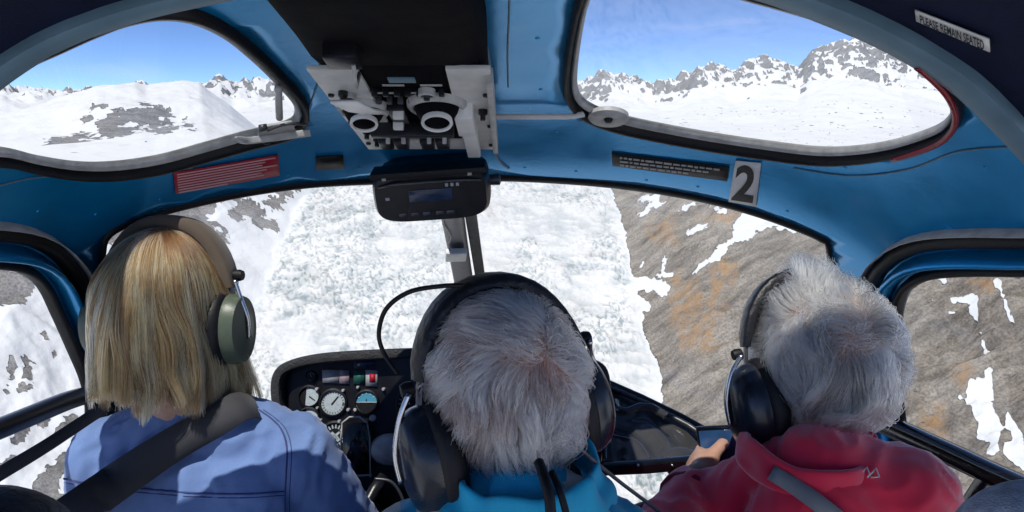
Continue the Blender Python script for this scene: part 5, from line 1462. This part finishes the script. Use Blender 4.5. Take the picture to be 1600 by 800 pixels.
M['silver'] = hair_mat('silver_hair', [(0.0, (0.12, 0.105, 0.10)), (0.25, (0.42, 0.39, 0.365)), (0.6, (0.78, 0.74, 0.69)), (1.0, (0.95, 0.92, 0.87))], 0.38)
rrad = (0.082, 0.101, 0.101)
wv_ = ell_hit(1334, 530, rC, rR, rrad); gl_ = np.array(rR.transposed() @ Vector((0, 0, -1)))
def rflip(u, pts, t, g):
    m = np.clip((u[:, 2] - 0.55) * 3.0, 0, 1) * (u[:, 0] > -0.3) * g.random(len(u)) ** 1.5
    pts[:, :, 2] += (m * 0.034)[:, None] * t[:, :, 0] ** 1.2
    return pts
hair('hair', PR, M['silver'], rR, rC, rrad, 13000, 110, scalp, field(wv_, 0.30, 0.35, 0.22, gl_), lambda u, g: g.uniform(0.055, 0.085, len(u)) + 0.07 * np.clip(-u[:, 2] + 0.1, 0, 1), 0.20, 0.34, 0.92, (0.02, 0.25), 13, 0.00058, 0.00016, 21, hug=0.42, clj=0.35, wave=0.004, flip=rflip, under=M['undergrey'])
trousers(hip, PR)
bj = bvh_of(JR)
b3 = belt('seat_belt', [(1205, 738), (1235, 756), (1270, 780), (1310, 812), (1350, 850)], (12, 15), bj, M['beltlight'], (0.93, 0.90, 0.87, 0.84, 0.8))
tag(b3, 'pale grey seat belt crossing the back of the red fleece', 'seat belt')
for pth_ in ([(1327, 744), (1333, 735), (1341, 727), (1345, 738), (1341, 743)], [(1341, 743), (1349, 735), (1355, 728), (1360, 742), (1347, 743)]):
    tube('logo_mark', [on_obj(bj, a + 14, b + 3, 0.0035, 0.85) for a, b in pth_], 0.0010, M['white'], JR, seg=6)
# phone
py_ = Vector((-0.16, 0.10, 0.96)).normalized(); pz = Vector((-0.30, -0.85, 0.30)); pz = (pz - py_ * pz.dot(py_)).normalized(); px_ = py_.cross(pz)
RPH = Matrix((px_, py_, pz)).transposed()
ph_c = wl + hy * 0.082 - hz * 0.040 + hx * 0.020
ph = box('phone', (0.066, 0.135, 0.010), ph_c, RPH, M['blackgloss'], None, 0.004)
tag(ph, 'black phone held up in the hand of the person in red', 'phone')
M['screen'] = mat_simple('phone_screen', (0.03, 0.09, 0.22), 0.10, 0, 0.6, 0.3, 30)
box('screen', (0.058, 0.124, 0.001), ph_c + pz * 0.0056, RPH, M['screen'], ph, 0.0003)

# ================= headsets
def headset(label, R, c, bandmat, cupmat, hw, top, cup_z, tilt, pad, boom=None, band_w=0.017, cup=(0.034, 0.045, 0.058), cup_dy=0.0, far=(0.0, 0.0)):
    T = lambda x, y, z: c + R @ (Vector((x, y, z)))
    ct, st_ = math.cos(tilt), math.sin(tilt)
    base = T(0, 0.0, cup_z)
    H = empty('headset', base); tag(H, label, 'headset')
    arc = []
    for a in np.linspace(math.radians(-12), math.radians(192), 30):
        x = hw * math.copysign(abs(math.cos(a)) ** 0.85, math.cos(a)); h = (top - cup_z) * (math.sin(a) if math.sin(a) > 0 else math.sin(a) * 0.5)
        arc.append(T(x, st_ * h + cup_dy, cup_z + ct * h))
    ups = [(p - T(0, 0, cup_z + 0.02)).normalized() for p in arc]
    # headband: spring steel strip inside a padded cover over the top
    tube('spring_band', arc[1:-1], 0.0075, M['dmetal'], H, seg=10, flat=(1, 0.28), ups=ups[1:-1])
    pd = arc[pad[0]:pad[1]]; n = len(pd)
    hp = tube('head_pad', [p + u * 0.001 for p, u in zip(pd, ups[pad[0]:pad[1]])], [band_w * min(1.0, 0.55 + 0.45 * math.sin(math.pi * i / (n - 1)) ** 0.4) for i in range(n)], bandmat, H, seg=16, flat=(1, 0.50), ups=ups[pad[0]:pad[1]])
    for s in (-1, 1):
        ax = R @ Vector((s, 0, 0)); cc_ = T(s * (hw - 0.012) - (far[0] if s > 0 else 0), cup_dy + (far[1] if s > 0 else 0), cup_z)
        F = Matrix((R @ Vector((0, s, 0)), R @ Vector((0, 0, 1)), ax)).transposed()
        # shell: domed oval
        bm = bmesh.new()
        prof_ = [(1.0, 0.0), (1.02, 0.006), (1.0, 0.016), (0.93, 0.026), (0.78, cup[0] * 0.98), (0.5, cup[0] * 1.12), (0.2, cup[0] * 1.16), (0.0, cup[0] * 1.165)]
        revolve([(r, z) for r, z in prof_], place(cc_, F) @ Matrix.Diagonal((cup[1], cup[2], 1, 1)), 36, bm)
        bmesh.ops.transform(bm, matrix=Matrix.Identity(4), verts=bm.verts[:])
        cp = bm_obj('ear_cup', bm, cupmat, H, sharp=70)
        ring = [cc_ + F @ Vector((cup[1] * 0.86 * math.cos(a), cup[2] * 0.86 * math.sin(a), -0.006)) for a in np.linspace(0, 2 * math.pi, 32, endpoint=False)]
        tube('ear_cushion', ring, 0.015, M['black'], cp, seg=12, closed=True)
        # stirrup holding the cup, with an adjusting knob
        st2 = [T(s * (hw + 0.004), cup_dy, cup_z + 0.045 + cup[2] * 0.55), cc_ + F @ Vector((0, cup[2] * 0.9, cup[0] * 0.9)), cc_ + F @ Vector((0, cup[2] * 0.3, cup[0] * 1.25)), cc_ + F @ Vector((0, -cup[2] * 0.25, cup[0] * 1.25))]
        tube('stirrup', catmull([tuple(p) for p in st2], 5), 0.0032, M['metal'], H, seg=8)
        kb_ = T(s * (hw + 0.001), cup_dy + st_ * 0.075, cup_z + 0.078)
        bm = revolve([(0, -0.004), (0.008, -0.004), (0.0088, 0.004), (0.007, 0.009), (0, 0.009)], place(kb_, F), 16); bm_obj('adjust_knob', bm, M['black'], H)
    if boom:
        tube('microphone_boom', catmull([tuple(T(*p)) for p in boom], 6), 0.0026, M['dmetal'], H, seg=8)
        e_ = T(*boom[-1]); v, f = ellipsoid(e_, (0.011, 0.011, 0.011)); mesh_obj('microphone', v, f, M['black'], H)
    return H
M['tan'] = fabric('tan_pad', (0.13, 0.10, 0.075), 1200, 0.15)
M['olive'] = mat_simple('olive_cup', (0.085, 0.11, 0.075), 0.4, 0, 0.5, 0.12, 30, 0.05, 300)
M['navycup'] = mat_simple('blue_black_cup', (0.012, 0.016, 0.026), 0.3, 0, 0.5, 0.25, 25, 0.04, 200, coat=0.2)
M['padblack'] = mat_simple('black_padding', (0.008, 0.008, 0.011), 0.42, 0, 0.45, 0.3, 40, 0.25, 90)
boomL = [(-0.12, 0.02, -0.03), (-0.115, 0.07, -0.06), (-0.08, 0.12, -0.085), (-0.03, 0.14, -0.085)]
hs1 = headset('headset with a brown padded band and olive ear cup on blond hair', wR, wC, M['tan'], M['olive'], 0.103, 0.126, -0.028, math.radians(10), (5, 25), boomL, 0.022, (0.026, 0.040, 0.052))
hs2 = headset('black headset on the grey-haired person in the middle', cR, cC, M['padblack'], M['navycup'], 0.103, 0.125, -0.042, math.radians(9), (5, 24), boomL, 0.023, (0.034, 0.047, 0.060), -0.016, (0.008, 0.015))
hs3 = headset('black headset on the grey-haired person in the red fleece', rR, rC, M['padblack'], M['navycup'], 0.113, 0.127, -0.048, math.radians(14), (5, 24), boomL, 0.021, (0.040, 0.047, 0.066), 0.012, (0.014, 0.03))
def cord(pts, r, mat, parent, nm='cord'):
    c3_ = catmull([tuple(P(*p)) for p in pts], 7); return tube(nm, [Vector(p) for p in c3_], r, mat, parent, seg=8)
cord([(724, 446, 0.74), (690, 447, 0.74), (640, 456, 0.745), (604, 482, 0.75), (592, 520, 0.76), (600, 552, 0.765), (622, 584, 0.76)], 0.0026, M['black'], hs2)
cord([(893, 690, 0.72), (905, 700, 0.72), (930, 722, 0.74), (975, 758, 0.78), (1030, 800, 0.80), (1070, 840, 0.8)], 0.0022, M['dmetal'], hs2)
cord([(842, 722, 0.66), (850, 745, 0.645), (858, 775, 0.635), (862, 820, 0.63)], 0.0052, M['black'], hs2, 'neck_strap')
cord([(862, 738, 0.655), (874, 765, 0.64), (884, 800, 0.635), (890, 830, 0.63)], 0.0036, M['black'], hs2, 'neck_strap')

# spectacles on the person at the right
gT = lambda x, y, z: rC + rR @ Vector((x, y, z))
GL = empty('glasses', gT(0, 0.1, 0.0)); tag(GL, 'dark rimmed glasses on the person in the red fleece', 'glasses')
for s_ in (-1, 1):
    tube('lens_frame', [gT(s_ * 0.034 + 0.025 * math.cos(a), 0.112, 0.002 + 0.018 * math.sin(a)) for a in np.linspace(0, 2 * math.pi, 20, endpoint=False)], 0.0022, M['plastic'], GL, seg=6, closed=True)
    tube('temple', [gT(s_ * 0.060, 0.112, 0.006), gT(s_ * 0.083, 0.095, 0.006), gT(s_ * 0.090, 0.02, 0.0), gT(s_ * 0.088, -0.01, -0.012)], 0.0024, M['plastic'], GL, seg=6)
tube('bridge', [gT(-0.010, 0.112, 0.006), gT(0, 0.118, 0.010), gT(0.010, 0.112, 0.006)], 0.0022, M['plastic'], GL, seg=6)
